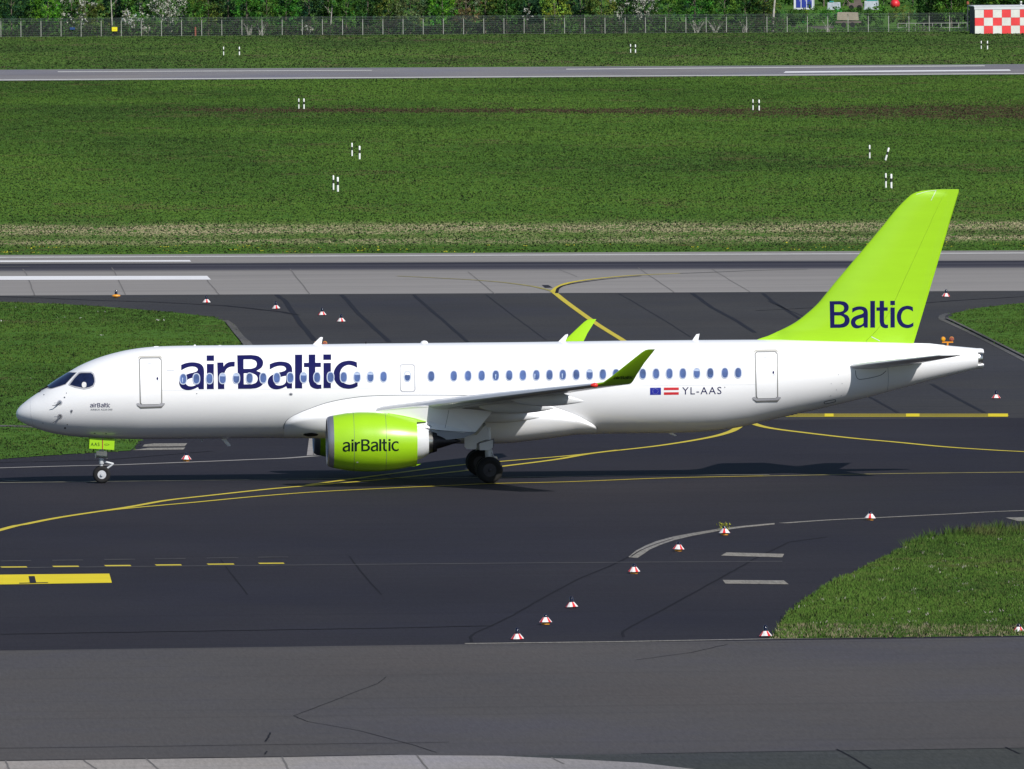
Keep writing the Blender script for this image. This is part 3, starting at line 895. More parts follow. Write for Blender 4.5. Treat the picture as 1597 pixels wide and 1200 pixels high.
# ---- letter shapes
def smooth_loop(pts, n=5):
    m = len(pts); out = []
    for i in range(m):
        p0, p1, p2, p3 = (np.array(pts[(i + k - 1) % m][:2], float) for k in range(4))
        s1, s2 = pts[i][2], pts[(i + 1) % m][2]
        if not s1 and not s2:
            out.append(tuple(p1)); continue
        L = np.linalg.norm(p2 - p1)
        def tan(a, b, c):
            d = c - a; l = np.linalg.norm(d)
            return d / l * L if l > 0 else d
        ta = tan(p0, p1, p2) if s1 else (p2 - p1)
        tb = tan(p1, p2, p3) if s2 else (p2 - p1)
        for k in range(n):
            t = k / n
            out.append(tuple(p1 * (2*t**3-3*t**2+1) + ta * (t**3-2*t**2+t) + p2 * (-2*t**3+3*t**2) + tb * (t**3-t**2)))
    return out
GL_ = {
 'B': ([[(95,158,0),(265,156,0),(350,172,1),(400,218,1),(412,265,1),(393,322,1),(330,368,0),(395,402,1),(428,475,1),(402,552,1),(340,593,1),(265,605,0),(105,605,0)],
        [(172,213,0),(270,213,0),(320,235,1),(334,275,1),(318,318,1),(265,339,0),(172,339,0)],
        [(175,398,0),(280,398,0),(330,428,1),(345,475,1),(325,522,1),(272,545,0),(175,545,0)]], 95, 428, 157, 605),
 'a': ([[(470,350,0),(470,280,0),(530,256,1),(605,248,1),(685,268,1),(722,315,1),(730,375,0),(727,595,0),(672,595,0),(660,566,0),(610,593,1),(540,606,1),(475,578,1),(447,508,1),(472,440,1),(545,398,1),(640,368,1),(658,342,1),(640,313,1),(590,302,1),(530,316,1)],
        [(657,430,0),(600,445,1),(543,470,1),(521,508,1),(542,546,1),(588,556,1),(632,542,1),(657,514,0)]], 447, 730, 248, 606),
 'l': ([[(770,150,0),(847,150,0),(847,597,0),(770,597,0)]], 770, 847, 150, 597),
 't': ([[(925,150,0),(998,150,0),(998,258,0),(1060,258,0),(1060,315,0),(998,315,0),(998,490,0),(1010,535,1),(1040,547,1),(1065,545,0),(1065,600,0),(1010,603,1),(950,572,1),(925,500,0),(925,315,0),(872,315,0),(872,258,0),(925,258,0)]], 872, 1065, 150, 603),
 'i': ([[(1102,150,0),(1178,150,0),(1178,222,0),(1102,222,0)], [(1104,262,0),(1176,262,0),(1176,595,0),(1104,595,0)]], 1102, 1178, 150, 595),
 'c': ([[(1480,335,0),(1475,265,0),(1430,248,1),(1375,243,1),(1290,268,1),(1228,340,1),(1210,425,1),(1230,510,1),(1290,580,1),(1370,604,1),(1440,595,1),(1485,572,0),(1485,512,0),(1440,538,1),(1385,549,1),(1318,520,1),(1282,430,1),(1308,338,1),(1370,299,1),(1430,308,1)]], 1210, 1485, 243, 604),
 'r': ([[(733,278,0),(835,278,0),(838,345,0),(880,298,1),(940,272,1),(1025,266,0),(1022,348,0),(950,352,1),(890,385,1),(851,460,0),(851,718,0),(745,718,0)]], 733, 1025, 266, 718),
}
# vertical extents in em: (top, bottom) with baseline 0 and cap height 1
GV = {'B': (1.0, 0.0), 'a': (0.80, -0.025), 'l': (1.0, 0.0), 't': (1.0, -0.02), 'i': (1.0, 0.0), 'c': (0.81, -0.025), 'r': (0.81, 0.0)}
def word(name, letters, base, cap, tilt, x_ref, off, mat, parent, proj=None, step=3.0, n=5, xstep=None):
    loops_all = []
    for ch, xa, xb in letters:
        gl, gx0, gx1, gy0, gy1 = GL_[ch]
        vt, vb = GV[ch]
        for lp in ([l_] for l_ in gl) if ch == 'i' else (gl,):
            out = []
            for one in lp:
                q = []
                for x, y in smooth_loop(one, n):
                    X = xa + (x - gx0) / (gx1 - gx0) * (xb - xa)
                    e = vb + (gy1 - y) / (gy1 - gy0) * (vt - vb)
                    q.append((X, base - e * (base - cap) + tilt * (X - x_ref)))
                out.append(q)
            loops_all.append(out)
    parts = []
    for lp in loops_all:
        o = decal(name, lp, off, mat, parent, proj, step, xstep)
        parts.append(o)
    # join the letters of one word into one printed part
    me = bpy.data.meshes.new(name)
    bm = bmesh.new()
    for o in parts:
        bm.from_mesh(o.data)
    bm.to_mesh(me); bm.free(); finish(me, 30)
    for o in parts:
        d = o.data; bpy.data.objects.remove(o); bpy.data.meshes.remove(d)
    return mesh_obj(name, me, M[mat], parent)

word('airline_lettering', [('a', 279.4, 318.4), ('i', 322.3, 333.8), ('r', 338.8, 366.2), ('B', 370.0, 412.5), ('a', 417.5, 455.9), ('l', 460.1, 471.3), ('t', 474, 501.2), ('i', 504.2, 516.4), ('c', 520.2, 557.8)],
     607.5, 555.0, -0.0085, 300, 0.006, 'navy', FUS)
word('small_airline_lettering', [('a', 140.6, 145.0), ('i', 145.9, 147.1), ('r', 148, 150.8), ('B', 151.6, 156.6), ('a', 157.4, 161.6), ('l', 162.4, 163.5), ('t', 164.0, 166.4), ('i', 167, 168.1), ('c', 168.7, 171.6)],
     635.6, 629.0, -0.006, 140, 0.006, 'navy', FUS, n=3)

def bfont(name, txt, x0, x1, ytop, ybase, tilt, off, mat, parent, proj=None, spacing=1.0, step=3.0):
    cu = bpy.data.curves.new(name, 'FONT')
    cu.body = txt; cu.size = 1.0; cu.space_character = spacing; cu.resolution_u = 3
    o = bpy.data.objects.new(name, cu); COL.objects.link(o)
    dg = bpy.context.evaluated_depsgraph_get()
    me = bpy.data.meshes.new_from_object(o.evaluated_get(dg))
    bpy.data.objects.remove(o); bpy.data.curves.remove(cu)
    vx = [v.co.x for v in me.vertices]; vy = [v.co.y for v in me.vertices]
    a, b, c, d = min(vx), max(vx), 0.0, max(vy)
    bm = bmesh.new(); bm.from_mesh(me)
    for v in bm.verts:
        X = x0 + (v.co.x - a) / (b - a) * (x1 - x0)
        Y = ybase - (v.co.y - c) / (d - c) * (ybase - ytop) + tilt * (X - x0)
        v.co = Vector((X, Y, 0))
    for k in range(60):
        y = ytop - 3 + k * step
        if y > ybase + 2: break
        bmesh.ops.bisect_plane(bm, geom=bm.verts[:] + bm.edges[:] + bm.faces[:], plane_co=(0, y, 0), plane_no=(0, 1, 0))
    for v in bm.verts:
        v.co = Vector((proj or S)(v.co.x, v.co.y, off))
    bmesh.ops.remove_doubles(bm, verts=bm.verts, dist=1e-5)
    bm.to_mesh(me); bm.free(); me.materials.clear(); finish(me)
    return mesh_obj(name, me, M[mat], parent)
bfont('registration', 'YL-AAS', 1063.9, 1125.2, 604.3, 615.5, -0.011, 0.006, 'navy', FUS, spacing=1.18)
bfont('type_lettering', 'AIRBUS A220-300', 141, 175.2, 637.9, 640.4, -0.006, 0.006, 'seal', FUS, spacing=1.05)['kind'] = 'stuff'

# flags
fl = decal('flag', [[(1013.8, 605.1), (1030.8, 604.9), (1030.8, 616), (1013.8, 616.2)]], 0.006, 'blue_flag', FUS)
m_ = MB()
for k in range(12):
    t = 2 * PI * k / 12
    cx, cy = 1022.2 + 4.3 * math.cos(t), 610.6 + 4.3 * math.sin(t)
    q = [S(cx + .55 * (1 if j % 2 == 0 else .42) * math.sin(PI * j / 5), cy - .55 * (1 if j % 2 == 0 else .42) * math.cos(PI * j / 5), .010) for j in range(10)]
    m_.add(q, [tuple(range(10))])
m_.build('star_ring', M['flag_white'], fl)['kind'] = 'stuff'
for ya in (604.6, 611.9):
    decal('flag_stripe', [[(1035.4, ya + .2), (1058.6, ya), (1058.6, ya + 3.9), (1035.4, ya + 4.2)]], 0.006, 'red', FUS)

# cabin windows: rim > pane
wx = [285.7, 306.2, 326.7, 347.2, 368.5, 389.2, 410.5, 431.7, 452.7, 473.5, 494.5, 515.5, 536, 557, 577.7, 598.2, 672.5, 707.7, 730, 751.2, 773.2, 794.2, 815.5, 836.5, 857,
      877.7, 898.7, 919.5, 940.2, 960.7, 981.6, 1002.5, 1023.2, 1044, 1065, 1086.7, 1107.7, 1130.5, 1151.2]
rw = random.Random(3)
def dense(l, k=4):
    out = []
    for i in range(len(l)):
        a, b = l[i], l[(i + 1) % len(l)]
        out += [(a[0] + (b[0] - a[0]) * t / k, a[1] + (b[1] - a[1]) * t / k) for t in range(k)]
    return out
def thick_ring(name, outer, inner, o0, o1, mat, parent, proj=None):
    proj = proj or S
    n = len(outer)
    m = MB()
    v = [proj(x, y, o1) for x, y in outer] + [proj(x, y, o1) for x, y in inner] + [proj(x, y, o0) for x, y in outer] + [proj(x, y, o0) for x, y in inner]
    fs = []
    for k in range(n):
        k2 = (k + 1) % n
        fs += [(k, k2, n + k2, n + k), (k, k2, 2 * n + k2, 2 * n + k), (n + k, n + k2, 3 * n + k2, 3 * n + k)]
    m.add(v, fs)
    return m.build(name, M[mat], parent, smooth=50)
for x in wx:
    y = 591.4 - (x - 286) * 0.01115
    w_ = thick_ring('cabin_window', oval(x, y, 6.1, 8.9, 20, 2.4), oval(x, y, 4.7, 7.4, 20, 2.4), 0.0, 0.016, 'pane_rim', PL)
    decal('pane', [oval(x, y, 4.9, 7.6, 20, 2.4)], 0.009, 'pane', w_, step=4)
    if rw.random() < 0.45:
        sh = rw.uniform(-2.8, 0.5)
        q = [(x - .9 + sh, y - 1.5), (x + .1 + sh, y - 2.2), (x + .9 + sh, y - 1.4), (x + .3 + sh, y + 5.4), (x - .7 + sh, y + 5.2)] if rw.random() < .55 else \
            [(x - 4, y - 5.6), (x - 1.5, y - 6.8), (x + 2.2, y - 6.8), (x + 4.0, y - 4.4), (x + 3.5, y - 3.2), (x - 3.8, y - 3.4)]
        decal('window_blind', [q], 0.011, 'win_shade', w_, step=None)

# overwing exit
ex_ = thick_ring('emergency_exit', dense(rrect(623.2, 568.2, 647.4, 611.7, 4.5, dx=0.02), 8), dense(rrect(624.8, 569.8, 645.8, 610.1, 3.6, dx=0.02), 8), 0.0, 0.012, 'frame', PL)
thick_ring('exit_window_rim', oval(635.4, 587.2, 6.0, 9.0), oval(635.4, 587.2, 4.4, 7.2), 0.0, 0.014, 'pane_rim', ex_)
decal('pane', [oval(635.4, 589.4, 4.3, 5.2, 16, 3)], 0.009, 'pane', ex_, step=4)
decal('window_blind', [oval(635.4, 582.6, 4.4, 2.6, 14, 2.6)], 0.010, 'cone_white', ex_, step=4)

# passenger doors
def door(dx, dy):
    q = lambda pts: [(a + dx, b + dy) for a, b in pts]
    o1 = [(1177, 552), (1180, 548.6), (1209.5, 548.3), (1212.8, 552), (1213.6, 619), (1209.5, 623), (1181.5, 623.3), (1178.7, 619.5)]
    i1 = [(1178.3, 552.4), (1180.7, 549.9), (1208.9, 549.6), (1211.5, 552.4), (1212.3, 618.6), (1209, 621.6), (1182, 621.9), (1180, 619.1)]
    def dens(l):
        out = []
        for i in range(len(l)):
            a, b = l[i], l[(i + 1) % len(l)]
            k = max(1, 12)
            out += [(a[0] + (b[0] - a[0]) * t / k, a[1] + (b[1] - a[1]) * t / k) for t in range(k)]
        return out
    d = thick_ring('passenger_door', dens(q(o1)), dens(q(i1)), 0.0, 0.008, 'door_line', PL)
    pnl = decal('door_panel', [q([(1179, 552.8), (1181.2, 550.6), (1208.4, 550.3), (1210.8, 552.8), (1211.6, 618.2), (1208.6, 620.9), (1182.4, 621.2), (1180.6, 618.8)])], 0.014, 'white', d, step=3)
    decal('door_top_trim', [q([(1175.6, 552), (1176.5, 547.5), (1179.5, 545.8), (1210, 545.4), (1212.6, 547), (1213.6, 551), (1212.2, 549.4), (1209.6, 547.6), (1180.2, 548), (1178.2, 549)])], 0.012, 'beige', d, step=2)
    decal('door_sill', [q([(1173.7, 619.6), (1176.5, 618.8), (1179, 620.5), (1182, 621.9), (1209, 621.6), (1212.5, 619), (1217.8, 619.2), (1217.6, 621.2), (1213, 625.6), (1180, 626.6), (1174.4, 623)])], 0.018, 'frame', d, step=2)
    decal('sill_edge', [q([(1174.2, 622.6), (1180, 625.2), (1212.8, 624.2), (1217, 621), (1213, 626.2), (1180, 627.3)])], 0.020, 'door_line', d, step=2)
    decal('handle', [q(oval(1206, 581.3, 1.4, 2.4, 10))], 0.020, 'navy', d, step=None)
    decal('handle_mark', [q([(1206.6, 583.6), (1208, 583.6), (1207.6, 586.6), (1206.4, 587.2)])], 0.020, 'soft_seam', d, step=None)
    decal('door_placard', [q([(1191.2, 557.7), (1196.2, 557.4), (1196.2, 558.3), (1191.2, 558.6)])], 0.020, 'soft_seam', d, step=None)
    decal('door_placard', [q([(1202, 574), (1202.6, 574), (1202.6, 581.5), (1202, 581.5)])], 0.020, 'soft_seam', d, step=None)
door(0, 0); door(-960.6, 9.6)
decal('small_placard', [[(259.8, 577.6), (271.5, 577.4), (271.5, 578.8), (259.8, 579)]], 0.006, 'soft_seam', FUS, step=None)

# seams on the skin: thin raised tubes/strips following the surface
def seam(name, px, wpx, mat='soft_seam', off=0.005, parent=None, proj=None, closed=False, n=6):
    proj = proj or S
    p = bez(px, n) if len(px) > 2 else [tuple(np.array(px[0]) + (np.array(px[1]) - np.array(px[0])) * k / 14) for k in range(15)]
    m = MB(); A, B = [], []
    for i, c in enumerate(p):
        a, b = np.array(p[max(i - 1, 0)]), np.array(p[min(i + 1, len(p) - 1)])
        d = (b - a) / (np.linalg.norm(b - a) + 1e-9)
        A.append(proj(c[0] - d[1] * wpx / 2, c[1] + d[0] * wpx / 2, off)); B.append(proj(c[0] + d[1] * wpx / 2, c[1] - d[0] * wpx / 2, off))
    k = len(A)
    m.add(A + B, [(i, i + 1, k + i + 1, k + i) for i in range(k - 1)])
    return m.build(name, M[mat], parent or FUS, smooth=60)
seam('panel_seam', [(240, 609.5), (700, 604.5)], 0.35, 'fair_grey')
seam('panel_seam', [(1000, 602), (1180, 600)], 0.35, 'fair_grey')
seam('panel_seam', [(1384, 566), (1385.5, 590), (1384, 611)], 0.8, 'soft_seam')
seam('radome_seam', [(47, 622), (48, 645), (51.5, 665)], 0.4, 'fair_grey')
seam('hatch_outline', [(1334, 578), (1335, 586), (1338, 591), (1344, 591.8), (1360, 589), (1374, 585), (1382, 578.6)], 0.9, 'seal')
seam('hatch_outline', [(1331.5, 566), (1333, 557), (1338, 553.5), (1358, 557), (1374, 562)], 0.7, 'beige')
seam('outflow_slot', [(1285, 628.6), (1287, 626.4), (1301, 623.6), (1303, 625), (1301.5, 627), (1288, 630), (1285.4, 629), (1285.6, 627.4)], 0.9, 'seal')
for x, y in ((1296.3, 598.6), (1313.3, 598.4), (1295.5, 617.4), (1312, 617), (1307.5, 562.5), (1304.5, 608.2), (1307.6, 584.6)):
    decal('static_port', [oval(x, y, .9, .5, 8)], 0.007, 'frame', FUS, step=None)
decal('vent', [oval(453.6, 615.2, 3.0, 2.3, 14)], 0.006, 'frame', FUS, step=None)
decal('vent', [oval(453.6, 615.4, 1.9, 1.4, 12)], 0.010, 'seal', FUS, step=None)
for x, y, a, b in ((306.8, 614.2, .9, .7), (100.6, 620.2, 1.3, 1.2), (103.6, 613.4, .7, .8), (68.5, 616, .9, .8), (1130.4, 604.4, .8, .9), (101.4, 667.8, 1.6, 1.4), (104.8, 662.4, .8, .9), (147.6, 676, 1.5, .6), (165.5, 676.5, 1.5, .6), (67, 660, .8, .6)):
    decal('sensor_port', [oval(x, y, a, b, 10)], 0.007, 'seal', FUS, step=None)

# nose probes
for (x, y) in ((93.2, 628.4), (93.6, 649.6)):
    pb = decal('air_data_probe', [oval(x, y, 4.1, 4.1, 18, 2)], 0.008, 'frame', FUS, step=3)
    a = Vector(S(x, y, 0.02)); b_ = Vector(S(x - 3, y + 2, 0.10)); c_ = Vector(S(x - 7, y + 4.4, 0.15)); d_ = Vector(S(x - 12, y + 5.2 if y < 640 else y + 7, 0.16))
    MB().tube([a, b_, c_, d_], [.035, .03, .016, .010], 8).build('pitot_tube', M['seal'], pb, 60)
    decal('probe_ring', [oval(x, y, 2.2, 2.2, 12, 2)], 0.012, 'metal', pb, step=None)
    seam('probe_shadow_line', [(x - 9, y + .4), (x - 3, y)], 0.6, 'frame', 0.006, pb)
pv = decal('angle_vane', [oval(111.6, 641, 2.2, 2.0, 12)], 0.008, 'frame', FUS, step=None)
decal('vane', [[(110.6, 640), (112.8, 640), (111.6, 645.2)]], 0.03, 'seal', pv, step=None)

# cockpit glazing
def Sx(x, th, off): return surf(x, th, off)
def pixel_poly(pts): return pts
side_o = [(107.4, 601.4), (106.9, 599.6), (114.5, 589.5), (122.4, 581.4), (126, 580.4), (142.5, 580.2), (146.8, 583.6), (148.8, 590), (149.2, 596.5), (146.5, 603), (140, 606.2), (131.5, 607.8), (117, 605)]
side_i = [(109.3, 600.9), (109.2, 600.0), (116.2, 590.6), (123.4, 583.2), (126.6, 582.4), (141.6, 582.2), (145.2, 585), (146.9, 590.8), (147.2, 596), (145, 601.4), (139.3, 604.3), (131.5, 605.7), (117.6, 603.2)]
sw = thick_ring('cockpit_side_window', dense(side_o), dense(side_i), 0.0, 0.014, 'frame', PL)
decal('pane', [dense(side_i, 2)], 0.010, 'cockpit', sw, step=3)
decal('pale_shape', [oval(131.2, 600.6, 3.6, 4.4, 14, 2.6)], 0.012, 'cone_white', sw, step=None)  # plain pale shape added on the pane for something white inside
# front windshield as patches in (x, angle), mirrored
def windshield(sgn):
    xa = P(70.5, 606, 0)[0]; xd = P(104.5, 582.5, 0)[0]
    b0 = Sxt(78, 606.3); b1 = Sxt(90, 603.6); b2 = Sxt(102.2, 599.6); c0 = Sxt(111, 591); c1 = Sxt(119.0, 581.8); c2 = Sxt(112, 581.6)
    t0 = math.radians(87.5)
    def edge(pts, n):
        p = bez(pts, 8)
        idx = np.linspace(0, len(p) - 1, n)
        return [tuple(np.array(p[int(i)]) * (1 - (i % 1)) + np.array(p[min(int(i) + 1, len(p) - 1)]) * (i % 1)) for i in idx]
    bot = edge([(xa, t0), b0, b1, b2], 17)
    top = edge([(xd, t0), c2, c1], 17)
    m = MB(); n2 = 9; V = []
    for k in range(17):
        for j in range(n2):
            t = j / (n2 - 1)
            x = bot[k][0] + (top[k][0] - bot[k][0]) * t; th = bot[k][1] + (top[k][1] - bot[k][1]) * t
            V.append((x, th))
    def grid(name, off, mat, par, ins):
        m = MB(); q = []
        for k in range(17):
            for j in range(n2):
                x, th = V[k * n2 + j]
                cx = sum(v[0] for v in V) / len(V); ct = sum(v[1] for v in V) / len(V)
                x = cx + (x - cx) * ins; th = ct + (th - ct) * ins
                p = surf(x, th, off)
                q.append((p[0], p[1] * sgn, p[2]))
        m.add(q, [(k * n2 + j, (k + 1) * n2 + j, (k + 1) * n2 + j + 1, k * n2 + j + 1) for k in range(16) for j in range(n2 - 1)])
        return m.build(name, M[mat], par, smooth=60)
    fr = grid('windshield', 0.006, 'frame', PL, 1.06)
    grid('pane', 0.014, 'cockpit', fr, 0.99)
windshield(1); windshield(-1)
w1 = Vector(S(63.5, 611.4, .03)); w2 = Vector(S(61.5, 612.6, .05))
MB().tube([surf(P(61, 612, 0)[0], math.radians(80), .03), surf(P(64, 609, 0)[0], math.radians(84), .05), surf(P(74, 602.5, 0)[0], math.radians(72), .04)], .03, 6).build('wiper', M['dark'], PL, 60)

# antennas
def blade_antenna(name, pts, lat=0.0, t=0.05, mat='blade_white'):
    q = [P(a, b, lat) for a, b in pts]
    m = MB(); n = len(q)
    cx = sum(p[0] for p in q) / n
    m.add([(x, lat - t * .5, z) for x, z in q] + [(x, lat + t * .5, z) for x, z in q],
          [tuple(range(n)), tuple(reversed(range(n, 2 * n)))] + [(k, (k + 1) % n, n + (k + 1) % n, n + k) for k in range(n)])
    return m.build(name, M[mat], PL)
blade_antenna('antenna', [(486.5, 539), (498, 527.4), (500.5, 525.8), (503.6, 526.4), (502.6, 530), (501, 539)])
blade_antenna('antenna', [(869, 535), (881.5, 522.4), (885.4, 521.2), (886, 523), (880.5, 535)])
blade_antenna('antenna', [(1079, 532), (1086, 521.6), (1091, 520.8), (1088.6, 532)])
blade_antenna('antenna', [(238, 542), (240.6, 540.4), (247, 540.2), (249, 541.6)])
blade_antenna('antenna', [(301.6, 541), (302.6, 538.0), (305, 537.8), (306, 541)])
blade_antenna('antenna', [(340, 540.5), (341, 538.6), (345, 538.6), (346, 540.5)])
blade_antenna('antenna', [(568.8, 537.4), (569.6, 533.2), (571.2, 532.4), (572, 537.4)], mat='dark')
MB().lathe([(-.05, .16), (0.0, .15), (.05, .11), (.075, .03)], 14, 'z', (P(661.6, 534, 0)[0], 0, P(661.6, 534.4, 0)[1])).build('beacon', M['blade_white'], PL, 60)
blade_antenna('belly_antenna', [(342.6, 682), (351.6, 682.6), (359.6, 694.4), (359.4, 695.8), (355.4, 696.2)], mat='fair_grey')
blade_antenna('belly_antenna', [(313, 683.6), (318, 684), (315.6, 689.4), (313.8, 689)], mat='shield_grey')
blade_antenna('drain_mast', [(1040, 672), (1050, 676), (1055.4, 679.4), (1052, 680.2), (1044, 677)])
sp = MB()
q = [P(a, b, 0) for a, b in ((1418, 536.8), (1426, 535.4), (1450, 536.0), (1473, 538.6), (1473, 541.5), (1420, 539.5))]
n = len(q)
sp.add([(x, -.14, z) for x, z in q] + [(x, .14, z) for x, z in q], [tuple(range(n)), tuple(reversed(range(n, 2 * n)))] + [(k, (k + 1) % n, n + (k + 1) % n, n + k) for k in range(n)])
sp.build('spine_fairing', M['white'], PL)

# ---- fin
FL = [(540, 1170), (531.5, 1176), (528, 1186), (524.5, 1197), (517.5, 1212.5), (512, 1224), (505, 1237), (498, 1247.5), (492, 1255), (484, 1264.5), (474, 1275), (459, 1287.5), (444, 1299.5), (415, 1324), (385, 1349.5),
      (355, 1374.5), (324, 1400), (309, 1415), (304, 1421), (300.5, 1428), (298, 1437), (296.4, 1450), (295.6, 1462)]
def fin_te(y): return 1426 + (534.5 - y) * (1495.8 - 1426) / (534.5 - 299)
def finprof(t): return 1.0 * (1.4845 * math.sqrt(t) - .63 * t - 1.758 * t * t + 1.4215 * t ** 3 - .5075 * t ** 4) * 2   # 1 = full thickness
ZF, XLE, XTE = [], [], []
for y, x in FL:
    a = P(x, y, 0); b = P(min(fin_te(y), 1495.4), y, 0)
    ZF.append(a[1]); XLE.append(a[0]); XTE.append(b[0])
o_ = np.argsort(ZF)
fLE = spline1(np.array(ZF)[o_], np.array(XLE)[o_]); fTE = spline1(np.array(ZF)[o_], np.array(XTE)[o_])
def fin_half(x, z):
    a, b = fLE(z), fTE(z)
    t = min(max((x - a) / (b - a), 0), 1)
    th = min(0.115 * min(b - a, 4.6), .5)
    ztop = max(ZF)
    th *= min(1, math.sqrt(max(0.02, (ztop - z) / .25)))
    tt = t if (b - a) < 5.5 else max(0, 1 - (1 - t) * (b - a) / 5.5) * 1.0
    base = th * .5 * min(1.0, finprof(tt)) if tt > 0 else 0
    # thin dorsal strake ahead of the fin proper
    base = max(base, min(.05, (x - a) * .25)) * (1 if t < 1 else 0)
    return base
def fin_build(name, t0, t1, mat, zlo=None):
    m = MB(); rings = []
    zz = sorted(set([z for z in ZF] + list(np.linspace(min(ZF), max(ZF), 40))))
    for z in zz:
        a, b = fLE(z), fTE(z)
        L, R = [], []
        N = 18
        for k in range(N + 1):
            u = k / N
            t = t0 + (t1 - t0) * (u * u if t0 == 0 else u)
            x = a + (b - a) * t; h = fin_half(min(x, b - 1e-4), z) if t < .999 else .006
            L.append((x, -h - .0, z)); R.append((x, h, z))
        rings.append(L + list(reversed(R)))
    m.loft(rings)
    return m.build(name, M[mat], PL, smooth=45)
fin = fin_build('fin', 0.0, 0.70, 'lime')
fin_build('rudder', 0.702, 1.0, 'lime')
def Sfin(px, py, off):
    y = -.15
    for _ in range(4):
        x, z = P(px, py, y); y = -fin_half(x, z)
    return (x, y - off, z)
word('tail_lettering', [('B', 1293.9, 1325.2), ('a', 1327, 1353.6), ('l', 1357.3, 1364.6), ('t', 1366.9, 1385), ('i', 1388.5, 1395.7), ('c', 1398.6, 1424.5)], 511.7, 470.0, -0.006, 1293, 0.006, 'navy', fin, Sfin, step=6, xstep=6)
seam('fin_seam', [(1460, 297), (1452, 313)], 0.7, 'fair_grey', .008, fin, Sfin)
seam('fin_seam', [(1429, 303.5), (1445, 299), (1461, 297)], 0.6, 'fair_grey', .008, fin, Sfin)
seam('fin_seam', [(1359, 525.5), (1372, 532)], 1.0, 'fair_grey', .008, fin, Sfin)
for y in (309, 326, 343, 372):
    x = fin_te(y)
    a = P(x - 3, y, 0); b = P(x + 2.2, y - .6, 0)
    MB().tube([(a[0], 0, a[1]), (b[0], 0, b[1])], .012, 5).build('static_wick', M['dark'], PL)

# ---- lifting surfaces
def airfoil(le, te, thick, cant, n=14, side=-1, camber=0.015):
    le, te = Vector(le), Vector(te)
    c = (te - le); ch = c.length
    nrm = Vector((0, -side * math.sin(cant), math.cos(cant)))
    up, lo = [], []
    for k in range(n + 1):
        t = (1 - math.cos(PI * k / n)) / 2
        h = 5 * thick * ch * (.2969 * math.sqrt(t) - .126 * t - .3516 * t * t + .2843 * t ** 3 - .1036 * t ** 4)
        cm = camber * ch * 4 * t * (1 - t)
        p = le + c * t
        up.append(p + nrm * (cm + h)); lo.append(p + nrm * (cm - h))
    return [tuple(p) for p in up] + [tuple(p) for p in reversed(lo[1:-1])]

def P3(px, py, lat):
    x, z = P(px, py, lat); return Vector((x, lat, z))
tipLE, tipTE = P3(927, 600.0, -16.1), P3(984, 598.6, -16.1)
pyLE = P3(662.5, 633.2, -5.8)
rootLE = P3(584, 641, -1.75)
def wing_sections():
    out = []
    sl = (tipLE - pyLE) / (tipLE.y - pyLE.y)
    for y, te_x, drop, th in ((-0.6, 20.35, .50, .10), (-1.75, 20.33, .45, .10), (-3.8, 20.35, .10, .10), (-5.8, 20.5, -.18, .11), (-8.0, 21.05, -.20, .11), (-10.5, None, -.16, .105), (-13.5, None, -.08, .10), (-15.2, None, -.03, .10), (-16.1, None, 0, .10)):
        if y > -5.8:
            k = (y + 5.8) / (-1.75 + 5.8)
            le = pyLE + (rootLE - pyLE) * k
        else:
            le = pyLE + sl * (y + 5.8)
        if te_x is None:
            k = (y + 8.0) / (-16.1 + 8.0)
            te_x = 21.05 + (tipTE.x - 21.05) * k
        out.append((le, Vector((te_x, y, le.z - drop)), th))
    return out
WS = wing_sections()
def mir(ring, sgn): return [(p[0], p[1] * sgn, p[2]) for p in ring]
